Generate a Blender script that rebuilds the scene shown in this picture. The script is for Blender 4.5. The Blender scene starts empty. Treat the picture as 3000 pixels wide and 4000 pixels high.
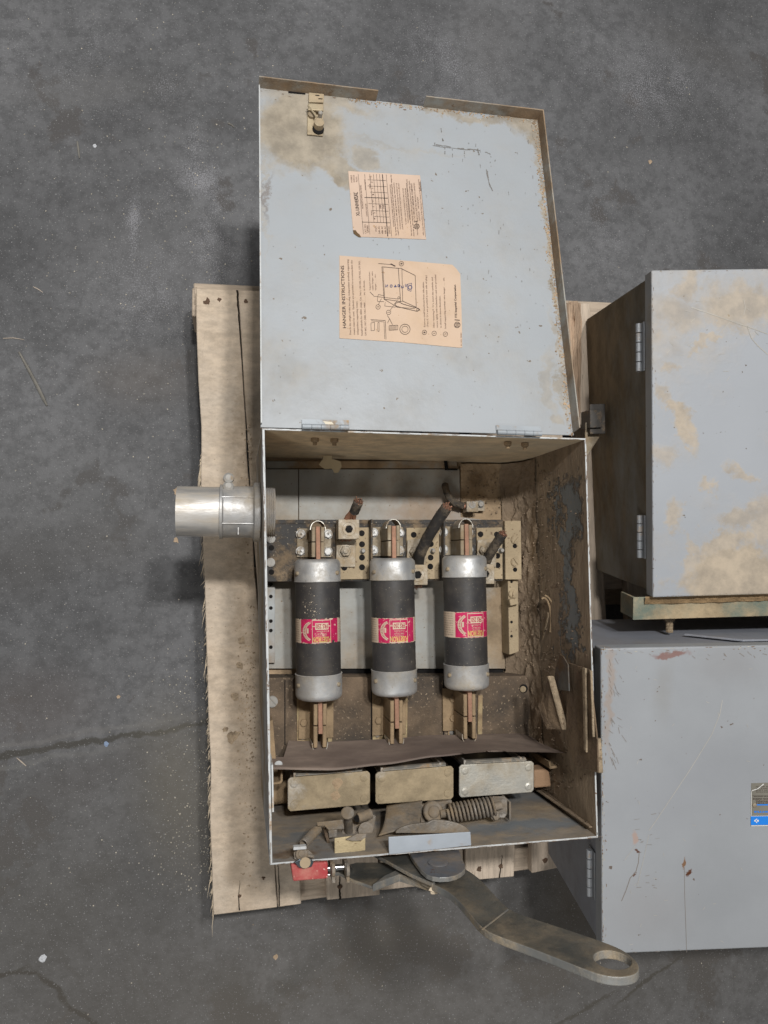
import bpy, bmesh, math, random
from mathutils import Vector, Matrix, noise
random.seed(7)
S = bpy.context.scene
COL = S.collection
PI = math.pi

# ------------------------------------------------------------------ camera
F = 2950.0; CH = 1.39; NX, NY = 920.0, 2190.0
up = Vector((-(NX-1500)/F, (NY-2000)/F, 1)).normalized()
xw = (Vector((1, 0, 0)) - up*up.x).normalized()
yw = up.cross(xw)
R = Matrix((xw, yw, up))
CAM = Vector((0, 0, CH))
cam = bpy.data.cameras.new('camera'); cam.sensor_fit = 'HORIZONTAL'; cam.sensor_width = 36
cam.lens = 36*F/3000; cam.clip_start = .02; cam.clip_end = 200
co = bpy.data.objects.new('camera', cam); COL.objects.link(co)
co.matrix_world = Matrix.Translation(CAM) @ R.to_4x4()
S.camera = co

def ray(px, py):
    return R @ Vector(((px-1500)/F, -(py-2000)/F, -1))
def U(px, py, z):                       # point of the level z seen at a pixel of the photograph
    d = ray(px, py); return CAM + d*((z-CH)/d.z)
def VY(px, py, y):
    d = ray(px, py); return CAM + d*(y/d.y)
def VX(px, py, x):
    d = ray(px, py); return CAM + d*(x/d.x)

# ------------------------------------------------------------------ light
W = bpy.data.worlds.new('World'); S.world = W; W.use_nodes = True
nt = W.node_tree; bg = nt.nodes['Background']
tc = nt.nodes.new('ShaderNodeTexCoord'); sp = nt.nodes.new('ShaderNodeSeparateXYZ')
rp = nt.nodes.new('ShaderNodeValToRGB')
nt.links.new(tc.outputs['Generated'], sp.inputs[0])
nt.links.new(sp.outputs['Z'], rp.inputs[0]); nt.links.new(rp.outputs[0], bg.inputs[0])
e = rp.color_ramp.elements
e[0].position = 0; e[0].color = (.85, .78, .67, 1)
e[1].position = .9; e[1].color = (.95, .98, 1, 1)
bg.inputs[1].default_value = .155
def area(name, loc, target, size, power, col, sy=None):
    l = bpy.data.lights.new(name, 'AREA'); l.size = size; l.energy = power; l.color = col
    if sy: l.shape = 'RECTANGLE'; l.size_y = sy
    o = bpy.data.objects.new(name, l); COL.objects.link(o); o.location = loc
    o.rotation_euler = (Vector(target)-Vector(loc)).to_track_quat('-Z', 'Y').to_euler()
area('lamp_hall', (.9, 2.6, 4.6), (.2, 0, 0), .9, 22, (1, .97, .93), .9)
area('lamp_left', (.10, .85, 3.0), (.15, 0, .2), .14, 33, (1, .975, .94))
area('lamp_right', (.46, .85, 3.0), (.2, 0, .2), .14, 32, (1, .975, .94))
area('fill_front', (-1.1, -2.3, 2.9), (.3, 0, .2), .8, 18, (1, .96, .90))  # unseen fill added to brighten the hinge wall and the right wall
S.view_settings.view_transform = 'Standard'; S.view_settings.look = 'None'
S.view_settings.exposure = .08; S.view_settings.gamma = 1
S.render.engine = 'CYCLES'; S.cycles.max_bounces = 6; S.cycles.use_denoising = True

# ------------------------------------------------------------------ materials
TAN = (.36, .255, .155); PALE = (.50, .38, .25); BROWN = (.12, .078, .045); RUST = (.10, .035, .014)
def mk(name, base, rough=.6, metal=0., vs=9, va=.12, dust=0., ds=7., dcol=TAN, sharp=.09, blobs=(), bcol=None,
       bump=.12, bs=260., stretch=(1, 1, 1), wear=0., wcol=BROWN, ws=30., speck=0., scol=(.55, .5, .45), sps=420.,
       upd=0., grain=0., bdist=.03, spec=.4, bh=.5, warp=0.):
    m = bpy.data.materials.new(name); m.use_nodes = True; nt = m.node_tree; nd = nt.nodes; lk = nt.links
    p = nd['Principled BSDF']; p.inputs['Specular IOR Level'].default_value = spec
    tc = nd.new('ShaderNodeTexCoord').outputs['Object']
    mp = nd.new('ShaderNodeMapping'); lk.new(tc, mp.inputs[0]); mp.inputs['Scale'].default_value = stretch; cs = mp.outputs[0]
    def noi(sc, det=6, ro=.6, v=None, off=0):
        n = nd.new('ShaderNodeTexNoise'); n.inputs['Scale'].default_value = sc; n.inputs['Detail'].default_value = det
        n.inputs['Roughness'].default_value = ro
        v = v or cs
        if off:
            a = nd.new('ShaderNodeVectorMath'); a.operation = 'ADD'; lk.new(v, a.inputs[0]); a.inputs[1].default_value = (off, off*.7, off*1.3); v = a.outputs[0]
        lk.new(v, n.inputs['Vector']); return n
    def rng(v, a, b, c=0., d=1.):
        n = nd.new('ShaderNodeMapRange'); n.interpolation_type = 'SMOOTHSTEP'; lk.new(v, n.inputs[0])
        for i, q in enumerate((a, b, c, d)): n.inputs[i+1].default_value = q
        return n.outputs[0]
    def mth(op, a, b):
        n = nd.new('ShaderNodeMath'); n.operation = op
        for i, q in enumerate((a, b)):
            if isinstance(q, (int, float)): n.inputs[i].default_value = q
            else: lk.new(q, n.inputs[i])
        return n.outputs[0]
    def mix(f, a, b):
        n = nd.new('ShaderNodeMix'); n.data_type = 'RGBA'; lk.new(f, n.inputs[0]) if not isinstance(f, float) else setattr(n.inputs[0], 'default_value', f)
        for i, q in ((6, a), (7, b)):
            if isinstance(q, tuple): n.inputs[i].default_value = (*q, 1)
            else: lk.new(q, n.inputs[i])
        return n.outputs[2]
    sc3 = lambda c, k: tuple(min(1, x*k) for x in c)
    n1 = noi(vs)
    col = mix(rng(n1.outputs[0], .3, .7), sc3(base, 1-va), sc3(base, 1+va))
    if grain:
        g = noi(55, 4, .7, off=3); col = mix(rng(g.outputs[0], .38, .66, 0, grain), col, sc3(base, .38))
    if wear:
        w = noi(ws, 8, .65, off=5); col = mix(rng(w.outputs[0], .72-wear*.3, .76-wear*.3), col, wcol)
    mask = None
    if dust:
        n2 = noi(ds, 9, .68, off=9); th = .72-.46*dust
        mask = rng(n2.outputs[0], th-sharp, th+sharp)
    if upd:
        ge = nd.new('ShaderNodeNewGeometry'); s = nd.new('ShaderNodeSeparateXYZ'); lk.new(ge.outputs['True Normal'], s.inputs[0])
        n3 = noi(45, 6, .7, off=13); k = mth('MULTIPLY', rng(s.outputs[2], .3, .9, 0, upd), rng(n3.outputs[0], .3, .62))
        mask = mth('MAXIMUM', mask, k) if mask else k
    if blobs:
        dn = noi(16, 7, .7, v=tc, off=1)
        a = nd.new('ShaderNodeVectorMath'); a.operation = 'SUBTRACT'; lk.new(dn.outputs['Color'], a.inputs[0]); a.inputs[1].default_value = (.5,)*3
        b = nd.new('ShaderNodeVectorMath'); b.operation = 'SCALE'; lk.new(a.outputs[0], b.inputs[0]); b.inputs['Scale'].default_value = bdist*4
        d = nd.new('ShaderNodeVectorMath'); d.operation = 'ADD'; lk.new(tc, d.inputs[0]); lk.new(b.outputs[0], d.inputs[1])
        bm_ = None; byc = {}
        for bl in blobs:
            c, r, ang, soft, amt = bl[:5]; cc = bl[5] if len(bl) > 5 else None
            s1 = nd.new('ShaderNodeVectorMath'); s1.operation = 'SUBTRACT'; lk.new(d.outputs[0], s1.inputs[0]); s1.inputs[1].default_value = tuple(c)
            ro = nd.new('ShaderNodeVectorRotate'); ro.rotation_type = 'Z_AXIS'; lk.new(s1.outputs[0], ro.inputs['Vector']); ro.inputs['Angle'].default_value = -ang
            s2 = nd.new('ShaderNodeVectorMath'); s2.operation = 'DIVIDE'; lk.new(ro.outputs[0], s2.inputs[0]); s2.inputs[1].default_value = tuple(r)
            l = nd.new('ShaderNodeVectorMath'); l.operation = 'LENGTH'; lk.new(s2.outputs[0], l.inputs[0])
            k = rng(l.outputs['Value'], 1-soft, 1+soft, amt, 0.)
            byc[cc] = mth('MAXIMUM', byc[cc], k) if cc in byc else k
        cl = byc.pop('clean', None)
        for cc, k in byc.items():
            if cc is None: mask = mth('MAXIMUM', mask, k) if mask else k
            else: col = mix(k, col, cc)
    if blobs and cl and mask: mask = mth('MULTIPLY', mask, mth('SUBTRACT', 1., cl))
    if speck:
        n4 = noi(sps, 2, .5, off=21); k4 = rng(n4.outputs[0], .74-speck*.2, .78-speck*.2)
        col = mix(k4, col, scol)
    h = noi(bs, 5, .7, off=31).outputs[0]
    if warp: h = mth('ADD', h, mth('MULTIPLY', noi(5, 2, .4, off=41).outputs[0], warp))
    if mask:
        dv = noi(30, 7, .7, off=17)
        dc = mix(rng(dv.outputs[0], .3, .7), sc3(dcol, .72), sc3(dcol, 1.2))
        col = mix(mask, col, dc)
        if metal: lk.new(mth('MULTIPLY', mth('SUBTRACT', 1., mask), metal), p.inputs['Metallic'])
        lk.new(mth('ADD', mth('MULTIPLY', mask, .95-rough), rough), p.inputs['Roughness'])
        h = mth('ADD', mth('MULTIPLY', h, mth('ADD', mth('MULTIPLY', mask, .8), .25)), mth('MULTIPLY', mask, bh))
    else:
        p.inputs['Metallic'].default_value = metal
        rv = noi(40, 5, .6, off=4); lk.new(rng(rv.outputs[0], .3, .7, rough*.85, min(1, rough*1.12)), p.inputs['Roughness'])
    lk.new(col, p.inputs['Base Color'])
    if bump:
        bu = nd.new('ShaderNodeBump'); bu.inputs['Strength'].default_value = bump; bu.inputs['Distance'].default_value = .003
        lk.new(h, bu.inputs['Height']); lk.new(bu.outputs[0], p.inputs['Normal'])
    return m

# ------------------------------------------------------------------ mesh helpers
class MB:
    def __init__(s): s.b = bmesh.new(); s.mi = 0
    def face(s, vs, sm=False):
        try:
            f = s.b.faces.new(vs); f.material_index = s.mi; f.smooth = sm; return f
        except ValueError: return None
    def v(s, *p): return s.b.verts.new(p[0] if len(p) == 1 else p)
    def ext(s, pts, vec):                      # polygon (3D points) swept by a vector
        vec = Vector(vec); a = [s.v(Vector(p)) for p in pts]; b = [s.v(Vector(p)+vec) for p in pts]; n = len(a)
        s.face(a); s.face(b[::-1])
        for i in range(n): s.face((a[i], b[i], b[(i+1) % n], a[(i+1) % n]))
        return s
    def slab(s, pts, z0, z1): return s.ext([(p[0], p[1], z0) for p in pts], (0, 0, z1-z0))
    def box(s, c, size, rot=0., M=None):
        M = M or (Matrix.Translation(Vector(c)) @ Matrix.Rotation(rot, 4, 'Z')); h = [q/2 for q in size]
        pts = [M @ Vector((x, y, -h[2])) for x, y in ((-h[0], -h[1]), (h[0], -h[1]), (h[0], h[1]), (-h[0], h[1]))]
        return s.ext(pts, (M.to_3x3() @ Vector((0, 0, size[2]))))
    def ring_tube(s, rings, cap=True, sm=True, closed=False):
        vs = [[s.v(p) for p in r] for r in rings]; n = len(vs[0]); m = len(vs)
        for i in range(m if closed else m-1):
            A, B = vs[i], vs[(i+1) % m]
            for j in range(n): s.face((A[j], A[(j+1) % n], B[(j+1) % n], B[j]), sm)
        if cap and not closed: s.face(vs[0][::-1]); s.face(vs[-1])
        return s
    def lathe(s, p0, axis, prof, seg=24, cap=True, sm=True, ph=0.):   # prof: (distance along axis, radius)
        p0 = Vector(p0); ax = Vector(axis).normalized(); t = ax.orthogonal().normalized(); u = ax.cross(t)
        return s.ring_tube([[p0+ax*d+(t*math.cos(a)+u*math.sin(a))*r for a in [2*PI*k/seg+ph for k in range(seg)]] for d, r in prof], cap, sm)
    def cyl(s, p0, p1, r, seg=16, r1=None, sm=True, ph=0.):
        p0, p1 = Vector(p0), Vector(p1); return s.lathe(p0, p1-p0, [(0, r), ((p1-p0).length, r if r1 is None else r1)], seg, True, sm, ph)
    def tube(s, pts, r, seg=8, jit=0., cap=True):
        pts = [Vector(p) for p in pts]; rings = []; t0 = None
        for i, p in enumerate(pts):
            d = (pts[min(i+1, len(pts)-1)]-pts[max(i-1, 0)]).normalized()
            t = d.orthogonal().normalized() if t0 is None else (t0-d*t0.dot(d)).normalized(); t0 = t; u = d.cross(t)
            rr = r[i] if isinstance(r, (list, tuple)) else r
            rings.append([p+(t*math.cos(2*PI*k/seg)+u*math.sin(2*PI*k/seg))*rr*(1+random.uniform(-jit, jit)) for k in range(seg)])
        return s.ring_tube(rings, cap)
    def grid(s, P, nu, nv, sm=True):
        g = [[s.v(P(i/nu, j/nv)) for j in range(nv+1)] for i in range(nu+1)]
        for i in range(nu):
            for j in range(nv): s.face((g[i][j], g[i+1][j], g[i+1][j+1], g[i][j+1]), sm)
        return s
    def hexhead(s, p, axis, r, h, ph=.3):
        s.lathe(p, axis, [(0, r), (h*.75, r), (h, r*.84)], 6, True, False, ph); return s
    def screw(s, p, axis, r, h, ang=.5):                    # slotted head: two half domes with a real slot between them
        p = Vector(p); ax = Vector(axis).normalized(); t = ax.orthogonal().normalized(); t = Matrix.Rotation(ang, 3, ax) @ t; u = ax.cross(t)
        s.lathe(p, axis, [(0, r), (h*.45, r*.98)], 20)
        for sg in (1, -1):
            for r0, z0, z1 in ((.96, .45, .75), (.78, .75, 1.)):
                a0 = math.asin(.16/r0); pts = [p+ax*h*z0+(u*sg*math.sin(a)+t*math.cos(a))*r*r0 for a in [a0+(PI-2*a0)*k/12 for k in range(13)]]
                s.ext(pts, ax*h*(z1-z0))
        return s
    def lump(s, p, r, f=.45, sub=1, flat=.6):
        a = bmesh.ops.create_icosphere(s.b, subdivisions=sub, radius=1); o = Vector([random.uniform(0, 99) for _ in range(3)])
        for v in a['verts']:
            k = 1+f*noise.noise(v.co*1.7+o)*1.6; v.co = Vector(p)+Vector((v.co.x*r*k, v.co.y*r*k, v.co.z*r*k*flat))
        for f_ in {f_ for v in a['verts'] for f_ in v.link_faces}: f_.material_index = s.mi
        return s
    def build(s, name, mats, parent=None, bevel=0., seg=2, origin=None, label=None, recalc=True):
        if recalc: bmesh.ops.recalc_face_normals(s.b, faces=s.b.faces)
        me = bpy.data.meshes.new(name)
        for e_ in s.b.edges:
            if len(e_.link_faces) == 2 and e_.calc_face_angle(0) > .62: e_.smooth = False
        if origin is not None: bmesh.ops.translate(s.b, verts=s.b.verts, vec=-Vector(origin))
        s.b.to_mesh(me); s.b.free()
        for m in (mats if isinstance(mats, (list, tuple)) else [mats]): me.materials.append(m)
        o = bpy.data.objects.new(name, me); COL.objects.link(o)
        if origin is not None: o.location = origin
        if parent:
            o.parent = parent
            if parent.type == 'EMPTY': o.matrix_parent_inverse = Matrix.Translation(-parent.location)
        if bevel:
            b = o.modifiers.new('bevel', 'BEVEL'); b.width = bevel; b.segments = seg; b.limit_method = 'ANGLE'; b.angle_limit = .6
        if label: o['label'] = label
        return o
def thing(name, loc, label, cat, group=None):
    o = bpy.data.objects.new(name, None); COL.objects.link(o); o.location = loc; o.empty_display_size = .05
    o['label'] = label; o['category'] = cat
    if group: o['group'] = group
    return o
def tag(o, label, cat, group=None, kind=None):
    if label: o['label'] = label; o['category'] = cat
    if group: o['group'] = group
    if kind: o['kind'] = kind
    return o
_tx = {}
def text2d(st, bold=0.):
    key = (st, bold)
    if key not in _tx:
        c = bpy.data.curves.new('t', 'FONT'); c.body = st; c.offset = bold; c.resolution_u = 2
        o = bpy.data.objects.new('t', c); COL.objects.link(o); dg = bpy.context.evaluated_depsgraph_get(); dg.update()
        me = bpy.data.meshes.new_from_object(o.evaluated_get(dg)); vs = [tuple(v.co)[:2] for v in me.vertices]; fs = [tuple(p.vertices) for p in me.polygons]
        bpy.data.objects.remove(o); bpy.data.curves.remove(c); bpy.data.meshes.remove(me)
        if vs:
            x0 = min(v[0] for v in vs); x1 = max(v[0] for v in vs); vs = [((v[0]-x0)/max(1e-6, x1-x0), v[1]) for v in vs]
        _tx[key] = (vs, fs)
    return _tx[key]
def put_text(mb, fn, st, base, along, upv, cap, bold=0.):
    # base: pixel where the line starts; along: pixel vector covered by the line; upv: unit pixel vector up the letters; cap: capital height in pixels
    vs, fs = text2d(st, bold); V = []
    for u, v in vs:
        k = v/.72*cap; V.append(mb.v(fn(base[0]+along[0]*u+upv[0]*k, base[1]+along[1]*u+upv[1]*k)))
    for f in fs: mb.face([V[i] for i in f])
def put_line(mb, fn, a, b, w):
    a = Vector(a); b = Vector(b); d = (b-a).normalized(); n = Vector((-d.y, d.x))*w/2
    mb.face([mb.v(fn(*q)) for q in (a+n, b+n, b-n, a-n)])
def put_ring(mb, fn, c, r, w, seg=20, ry=None):
    ry = ry or r; k = lambda rr, ryy: [mb.v(fn(c[0]+rr*math.cos(2*PI*i/seg), c[1]+ryy*math.sin(2*PI*i/seg))) for i in range(seg)]
    A, B = k(r, ry), k(r-w, ry-w)
    for i in range(seg): mb.face((A[i], A[(i+1) % seg], B[(i+1) % seg], B[i]))

# ------------------------------------------------------------------ levels (metres above the floor)
ZP = .135; ZB = .205; ZF = .29; ZR = .45

# ================================================================== SETTING: concrete floor
def fb(px, py, rx, ry, ang, soft, amt, col=None):
    c = U(px, py, 0); s = 1.36/F; return (c, (rx*s, ry*s, .5), math.radians(ang), soft, amt) + ((col,) if col else ())
WH = (.30, .30, .33); DK = (.075, .073, .07); TD = (.20, .18, .14)
fbl = [fb(20, 2950, 900, 12, 7, .4, .95, (.058, .056, .050)), fb(20, 2912, 850, 9, 7, .8, .35, (.22, .215, .21)), fb(0, 2996, 450, 9, 7, .8, .35, (.22, .22, .215)),
       fb(20, 3815, 90, 8, 12, .5, .95, (.045, .042, .038)), fb(110, 3805, 60, 8, -8, .5, .95, (.045, .042, .038)), fb(210, 3865, 100, 9, -48, .5, .95, (.045, .042, .038)), fb(320, 3965, 90, 9, -40, .5, .9, (.045, .042, .038)), fb(230, 3720, 150, 10, -55, .7, .4, DK), fb(560, 3850, 110, 8, -60, .8, .35, DK),
       fb(2530, 3830, 170, 8, 27, .5, .9, (.05, .048, .042)), fb(2280, 3940, 150, 9, 24, .5, .8, (.05, .048, .042)), fb(380, 3420, 90, 60, 20, .8, .45, DK), fb(150, 3560, 220, 150, 10, .9, .4, DK),
       fb(930, 3900, 60, 110, 20, .8, .5, DK), fb(120, 2760, 200, 120, 0, .9, .35, (.14, .12, .115)), fb(700, 3080, 130, 260, 10, .9, .45, TD), fb(560, 1000, 260, 160, 0, .9, .25, (.18, .18, .185)), fb(1500, 3900, 1900, 420, 0, .95, .45, (.15, .135, .115)), fb(300, 3300, 500, 300, 10, .95, .35, (.115, .108, .098)), fb(250, 1950, 350, 200, 0, .95, .35, (.11, .11, .11)), fb(1500, 3650, 200, 130, 30, .9, .4, (.11, .10, .085)), fb(2250, 3500, 140, 200, 0, .9, .5, (.125, .105, .08)), fb(140, 2720, 130, 60, 10, .9, .5, (.085, .08, .08)), fb(300, 3050, 220, 70, 20, .9, .5, (.088, .082, .08)), fb(420, 2120, 130, 90, 0, .9, .45, (.09, .086, .084)), fb(90, 2200, 140, 110, 0, .9, .55, (.08, .077, .075)), fb(2750, 200, 260, 70, -15, .9, .4, (.10, .096, .094)), fb(1900, 180, 120, 200, 0, .9, .35, (.16, .158, .16)), fb(350, 350, 260, 60, 10, .9, .35, (.17, .168, .168)), fb(1180, 3790, 160, 40, 35, .8, .45, (.085, .082, .076)), fb(2420, 3500, 120, 90, 0, .9, .4, (.10, .09, .075)), fb(560, 1480, 170, 90, 0, .9, .35, (.155, .135, .12))]
def floor_material():
    m = mk('floor_concrete', (.140, .142, .149), .66, 0, vs=2.6, va=.30, blobs=fbl, bump=.35, bs=330, bdist=.010, grain=.46, wear=.48, wcol=(.096, .092, .092), ws=4.5, speck=.44, scol=(.27, .27, .275), sps=310, spec=.3)
    # powdery white scatter: fine speckles gathered in loose patches
    nt = m.node_tree; nd = nt.nodes; lk = nt.links; p = nd['Principled BSDF']; src = p.inputs['Base Color'].links[0].from_socket
    tc = nd.new('ShaderNodeTexCoord').outputs['Object']; acc = None
    def N(sc, det):
        n = nd.new('ShaderNodeTexNoise'); n.inputs['Scale'].default_value = sc; n.inputs['Detail'].default_value = det; n.inputs['Roughness'].default_value = .75; lk.new(tc, n.inputs['Vector']); return n
    def M(op, a, b):
        n = nd.new('ShaderNodeMath'); n.operation = op
        for i, q in enumerate((a, b)):
            if isinstance(q, (int, float)): n.inputs[i].default_value = q
            else: lk.new(q, n.inputs[i])
        return n.outputs[0]
    for px, py, rx, ry, a in ((790, 700, 120, 120, .15), (760, 560, 70, 150, .10), (522, 880, 42, 190, .16), (840, 960, 170, 280, .11), (580, 1080, 150, 160, .09), (640, 340, 90, 110, .09), (700, 800, 260, 120, .06), (600, 1130, 300, 330, .08), (1750, 260, 420, 260, .09), (2550, 330, 520, 330, .10), (300, 250, 500, 300, .05), (2350, 900, 200, 300, .07)):
        c = U(px, py, 0); s1 = nd.new('ShaderNodeVectorMath'); s1.operation = 'SUBTRACT'; lk.new(tc, s1.inputs[0]); s1.inputs[1].default_value = c
        s2 = nd.new('ShaderNodeVectorMath'); s2.operation = 'MULTIPLY'; lk.new(s1.outputs[0], s2.inputs[0]); s2.inputs[1].default_value = (F/1.36/rx, F/1.36/ry, 0)
        l = nd.new('ShaderNodeVectorMath'); l.operation = 'LENGTH'; lk.new(s2.outputs[0], l.inputs[0])
        r = nd.new('ShaderNodeMapRange'); r.interpolation_type = 'SMOOTHSTEP'; lk.new(l.outputs['Value'], r.inputs[0])
        for i, q in enumerate((.0, 1.3, a, 0)): r.inputs[i+1].default_value = q
        acc = M('MAXIMUM', acc, r.outputs[0]) if acc else r.outputs[0]
    big = N(14, 8).outputs[0]; fine = N(420, 6).outputs[0]
    k = M('MULTIPLY', M('ADD', acc, M('MULTIPLY', M('SUBTRACT', big, .5), .28)), 1.)
    r = nd.new('ShaderNodeMapRange'); lk.new(M('ADD', fine, k), r.inputs[0])
    for i, q in enumerate((.62, .68, 0, .6)): r.inputs[i+1].default_value = q
    mx = nd.new('ShaderNodeMix'); mx.data_type = 'RGBA'; lk.new(r.outputs[0], mx.inputs[0]); lk.new(src, mx.inputs[6]); mx.inputs[7].default_value = (.36, .36, .39, 1); lk.new(mx.outputs[2], p.inputs['Base Color'])
    return m
mb = MB(); mb.grid(lambda u, v: Vector((-8+16*u, -8+16*v, 0)), 4, 4, False)
tag(mb.build('floor', floor_material()), None, None, kind='structure')
M_grit = mk('grit_pale', (.48, .44, .37), .9, vs=60, va=.35, bump=0)
mb = MB()
for i in range(1500):
    if i < 560: px, py = random.uniform(0, 3000), random.uniform(0, 4000)
    elif i < 1150: px = 860-abs(random.gauss(0, 130)); py = random.uniform(2500, 3500)
    else: px = random.gauss(700, 260); py = random.gauss(900, 430)
    r = random.choice((.0005, .0006, .0007, .0009, .0013)); mb.lump(U(px, py, r*.3), r, sub=0 if r < .001 else 1)
tag(mb.build('sawdust_specks', M_grit), 'pale grit and sawdust specks strewn over the grey floor', 'grit', kind='stuff')

# ================================================================== PALLET
wood_b = dict(grain=.36, bump=.5, bs=190, dcol=(.62, .505, .385), speck=.12, scol=(.22, .16, .10), sps=160, spec=.2)
M_wood = mk('wood_dusty', (.64, .555, .46), .85, vs=5, va=.07, dust=.5, ds=4, sharp=.3, stretch=(1.3, 2.2, 1),
            blobs=[(U(960, 2700, ZP), (.018, .50, .1), 0, .9, .75, (.30, .225, .155)), (U(950, 1800, ZP), (.014, .16, .1), 0, .9, .8, (.25, .19, .13)), (U(900, 2900, ZP), (.10, .30, .1), 0, .9, .6)], **wood_b)
M_woodr = mk('wood_pale', (.62, .52, .42), .85, vs=7, va=.14, stretch=(3.2, .35, 1), **wood_b)
M_woodx = mk('wood_cross', (.52, .43, .34), .85, vs=7, va=.14, stretch=(.35, 3.2, 1), **wood_b)
M_crack = mk('wood_crack', (.022, .015, .010), .95, bump=0)
M_nail = mk('nail_rust', (.14, .09, .06), .8, metal=.3, bump=.3)
M_fray = mk('wood_fray', (.66, .55, .41), .9, va=.2, bump=0)
PAL = thing('wooden_pallet', U(1500, 2400, 0), 'weathered wooden pallet under the open switch box, frayed left edge', 'pallet')
def board(pts, z1, th, mat, name='deck_board', n=26, wob=.0016, label=None):
    # pts: TL, TR, BR, BL world points; ragged long sides
    mb = MB(); L = [Vector(pts[0]).lerp(Vector(pts[3]), i/n) for i in range(n+1)]; Rr = [Vector(pts[1]).lerp(Vector(pts[2]), i/n) for i in range(n+1)]
    s = random.uniform(0, 90)
    for i in range(n+1):
        L[i] = L[i]+Vector((noise.noise(Vector((i*.37, s, 0)))*wob, 0, 0)); Rr[i] = Rr[i]+Vector((noise.noise(Vector((i*.37, s+7, 0)))*wob, 0, 0))
    poly = [(p.x, p.y) for p in L]+[(p.x, p.y) for p in reversed(Rr)]
    mb.slab(poly, z1-th, z1); return mb.build(name, mat, PAL, .0012, 1, label=label)
Z = ZP
def q(z, *pp): return [U(a, b, z) for a, b in pp]
b1 = board(q(Z, (768, 1125), (924, 1133), (1082, 3545), (833, 3575)), Z, .019, M_wood, wob=.004, label='dusty frayed outer deck board')
b1b = board(q(Z, (928, 1132), (1060, 1135), (1175, 3533), (1086, 3545)), Z-.001, .019, M_wood)
for pp in [((1170, 1150), (1370, 1155), (1484, 3497), (1276, 3517)), ((1420, 1160), (1540, 1160), (1640, 3462), (1492, 3478)), ((1660, 1165), (1790, 1165), (1810, 3452), (1680, 3466)), ((1850, 1170), (2060, 1170), (2009, 3425), (1818, 3442)), ((2100, 1178), (2206, 1180), (2182, 3390), (2077, 3412)),
           ((2245, 1183), (2306, 1183), (2420, 3365), (2270, 3380)), ((2420, 1190), (2650, 1195), (2640, 3340), (2480, 3355)), ((2720, 1200), (3000, 1205), (2980, 3310), (2700, 3330))]:
    board(q(Z, *pp), Z-random.uniform(0, .001), .019, M_woodr)
# stringers across, bottom boards
for (x0, y0, x1, y1) in ((838, 3566, 3050, 3262), (800, 2330, 3050, 2290), (757, 1192, 2450, 1262)):
    a = U(x0, y0, .1155); b = U(x1, y1, .1155); n = Vector((-(b-a).y, (b-a).x, 0)).normalized()*.038
    MB().ext([a, b, b+n, a+n], (0, 0, -.095)).build('stringer', M_woodx, PAL, .0015, 1)
    MB().ext([Vector((p.x, p.y, .0202)) for p in (a-n*.9, b-n*.9, b+n*1.2, a+n*1.2)], (0, 0, -.019)).build('bottom_board', M_woodx, PAL, .001, 1)
a = U(757, 1121, .115); MB().box((a.x+.04, a.y-.025, .066), (.085, .048, .096)).build('corner_block', M_woodx, PAL, .0015, 1)
# cracks, nails
def crack(pts, w, z=ZP, name='crack'):
    mb = MB(); P = []
    for i in range(len(pts)-1):
        for k in range(8): P.append(Vector(pts[i]).lerp(Vector(pts[i+1]), k/8))
    P.append(Vector(pts[-1])); L = []; Rr = []
    for i, p in enumerate(P):
        ww = w*(1-.8*i/len(P)); j = noise.noise(Vector((i*.6, w, 3)))*2.5
        L.append(U(p.x+j-ww/2, p.y, z)); Rr.append(U(p.x+j+ww/2, p.y, z))
    mb.slab([(v.x, v.y) for v in L+Rr[::-1]], z-.004, z+.0004); return mb.build(name, M_crack, b1)
crack([(926, 1134), (934, 1250), (948, 1440), (956, 1600)], 8)
crack([(935, 3556), (932, 3500), (938, 3440)], 5); crack([(1091, 3540), (1090, 3460), (1086, 3380)], 5)
crack([(1328, 3514), (1327, 3450), (1328, 3400)], 8); crack([(1950, 3430), (1958, 3380), (1962, 3340)], 5)
crack([(700+90, 1400), (800, 1300)], .1)
for px, py, r in ((808, 1178, 17), (858, 1170, 12), (960, 1176, 11), (936, 3500, 10), (1328, 3465, 14), (1872, 3396, 13), (1956, 3384, 12), (2130, 3362, 13), (1030, 3430, 9), (1755, 3430, 8)):
    MB().lump(U(px, py, ZP), r*.85/F, f=.7, sub=2, flat=.3).build('nail', M_nail, b1)
# frayed edge fibres of the left board
mb = MB()
for i in range(170):
    y = random.uniform(1760, 3560); 
    if i > 120: y = random.uniform(2600, 3560)
    if i > 150: y = random.uniform(1760, 1900)
    t = (y-1125)/2450; x = 768+65*t
    L = abs(random.gauss(0, 26))+6 if random.random() < .93 else random.uniform(70, 130)
    a = U(x+3, y, ZP-random.uniform(.001, .015)); dx = -random.uniform(-2, 8)*(1.6 if L > 100 else 1)-L*.05
    b = U(x+dx*.7, y+L*.6, ZP-.006); c = U(x+dx*1.4+random.uniform(-4, 6), y+L, ZP-.012)
    mb.tube([a, b, c], [.0006, .0005, .0001], 4)
tag(mb.build('splinter', M_fray, PAL), None, None, kind='stuff')
mb = MB()   # broken splintery board at the far right corner
for i in range(22):
    x = random.uniform(2216, 2262); y0 = random.uniform(1176, 1200)
    pts = [U(x+random.uniform(-6, 6)+k*1.5-(k*k)*.35*(x > 2240), y0+k*70, ZP+.003+random.uniform(0, .008)) for k in range(8)]
    mb.tube(pts, [random.uniform(.0015, .004) for _ in pts[:-1]]+[.0004], 5, .3)
tag(mb.build('broken_board', mk('wood_split', (.52, .38, .27), .9, vs=20, va=.35, stretch=(5, .5, 5), bump=.6), PAL, label='splintered broken board'), None, None)
mb = MB()   # dirt clods lying on the board and against the box
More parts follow.
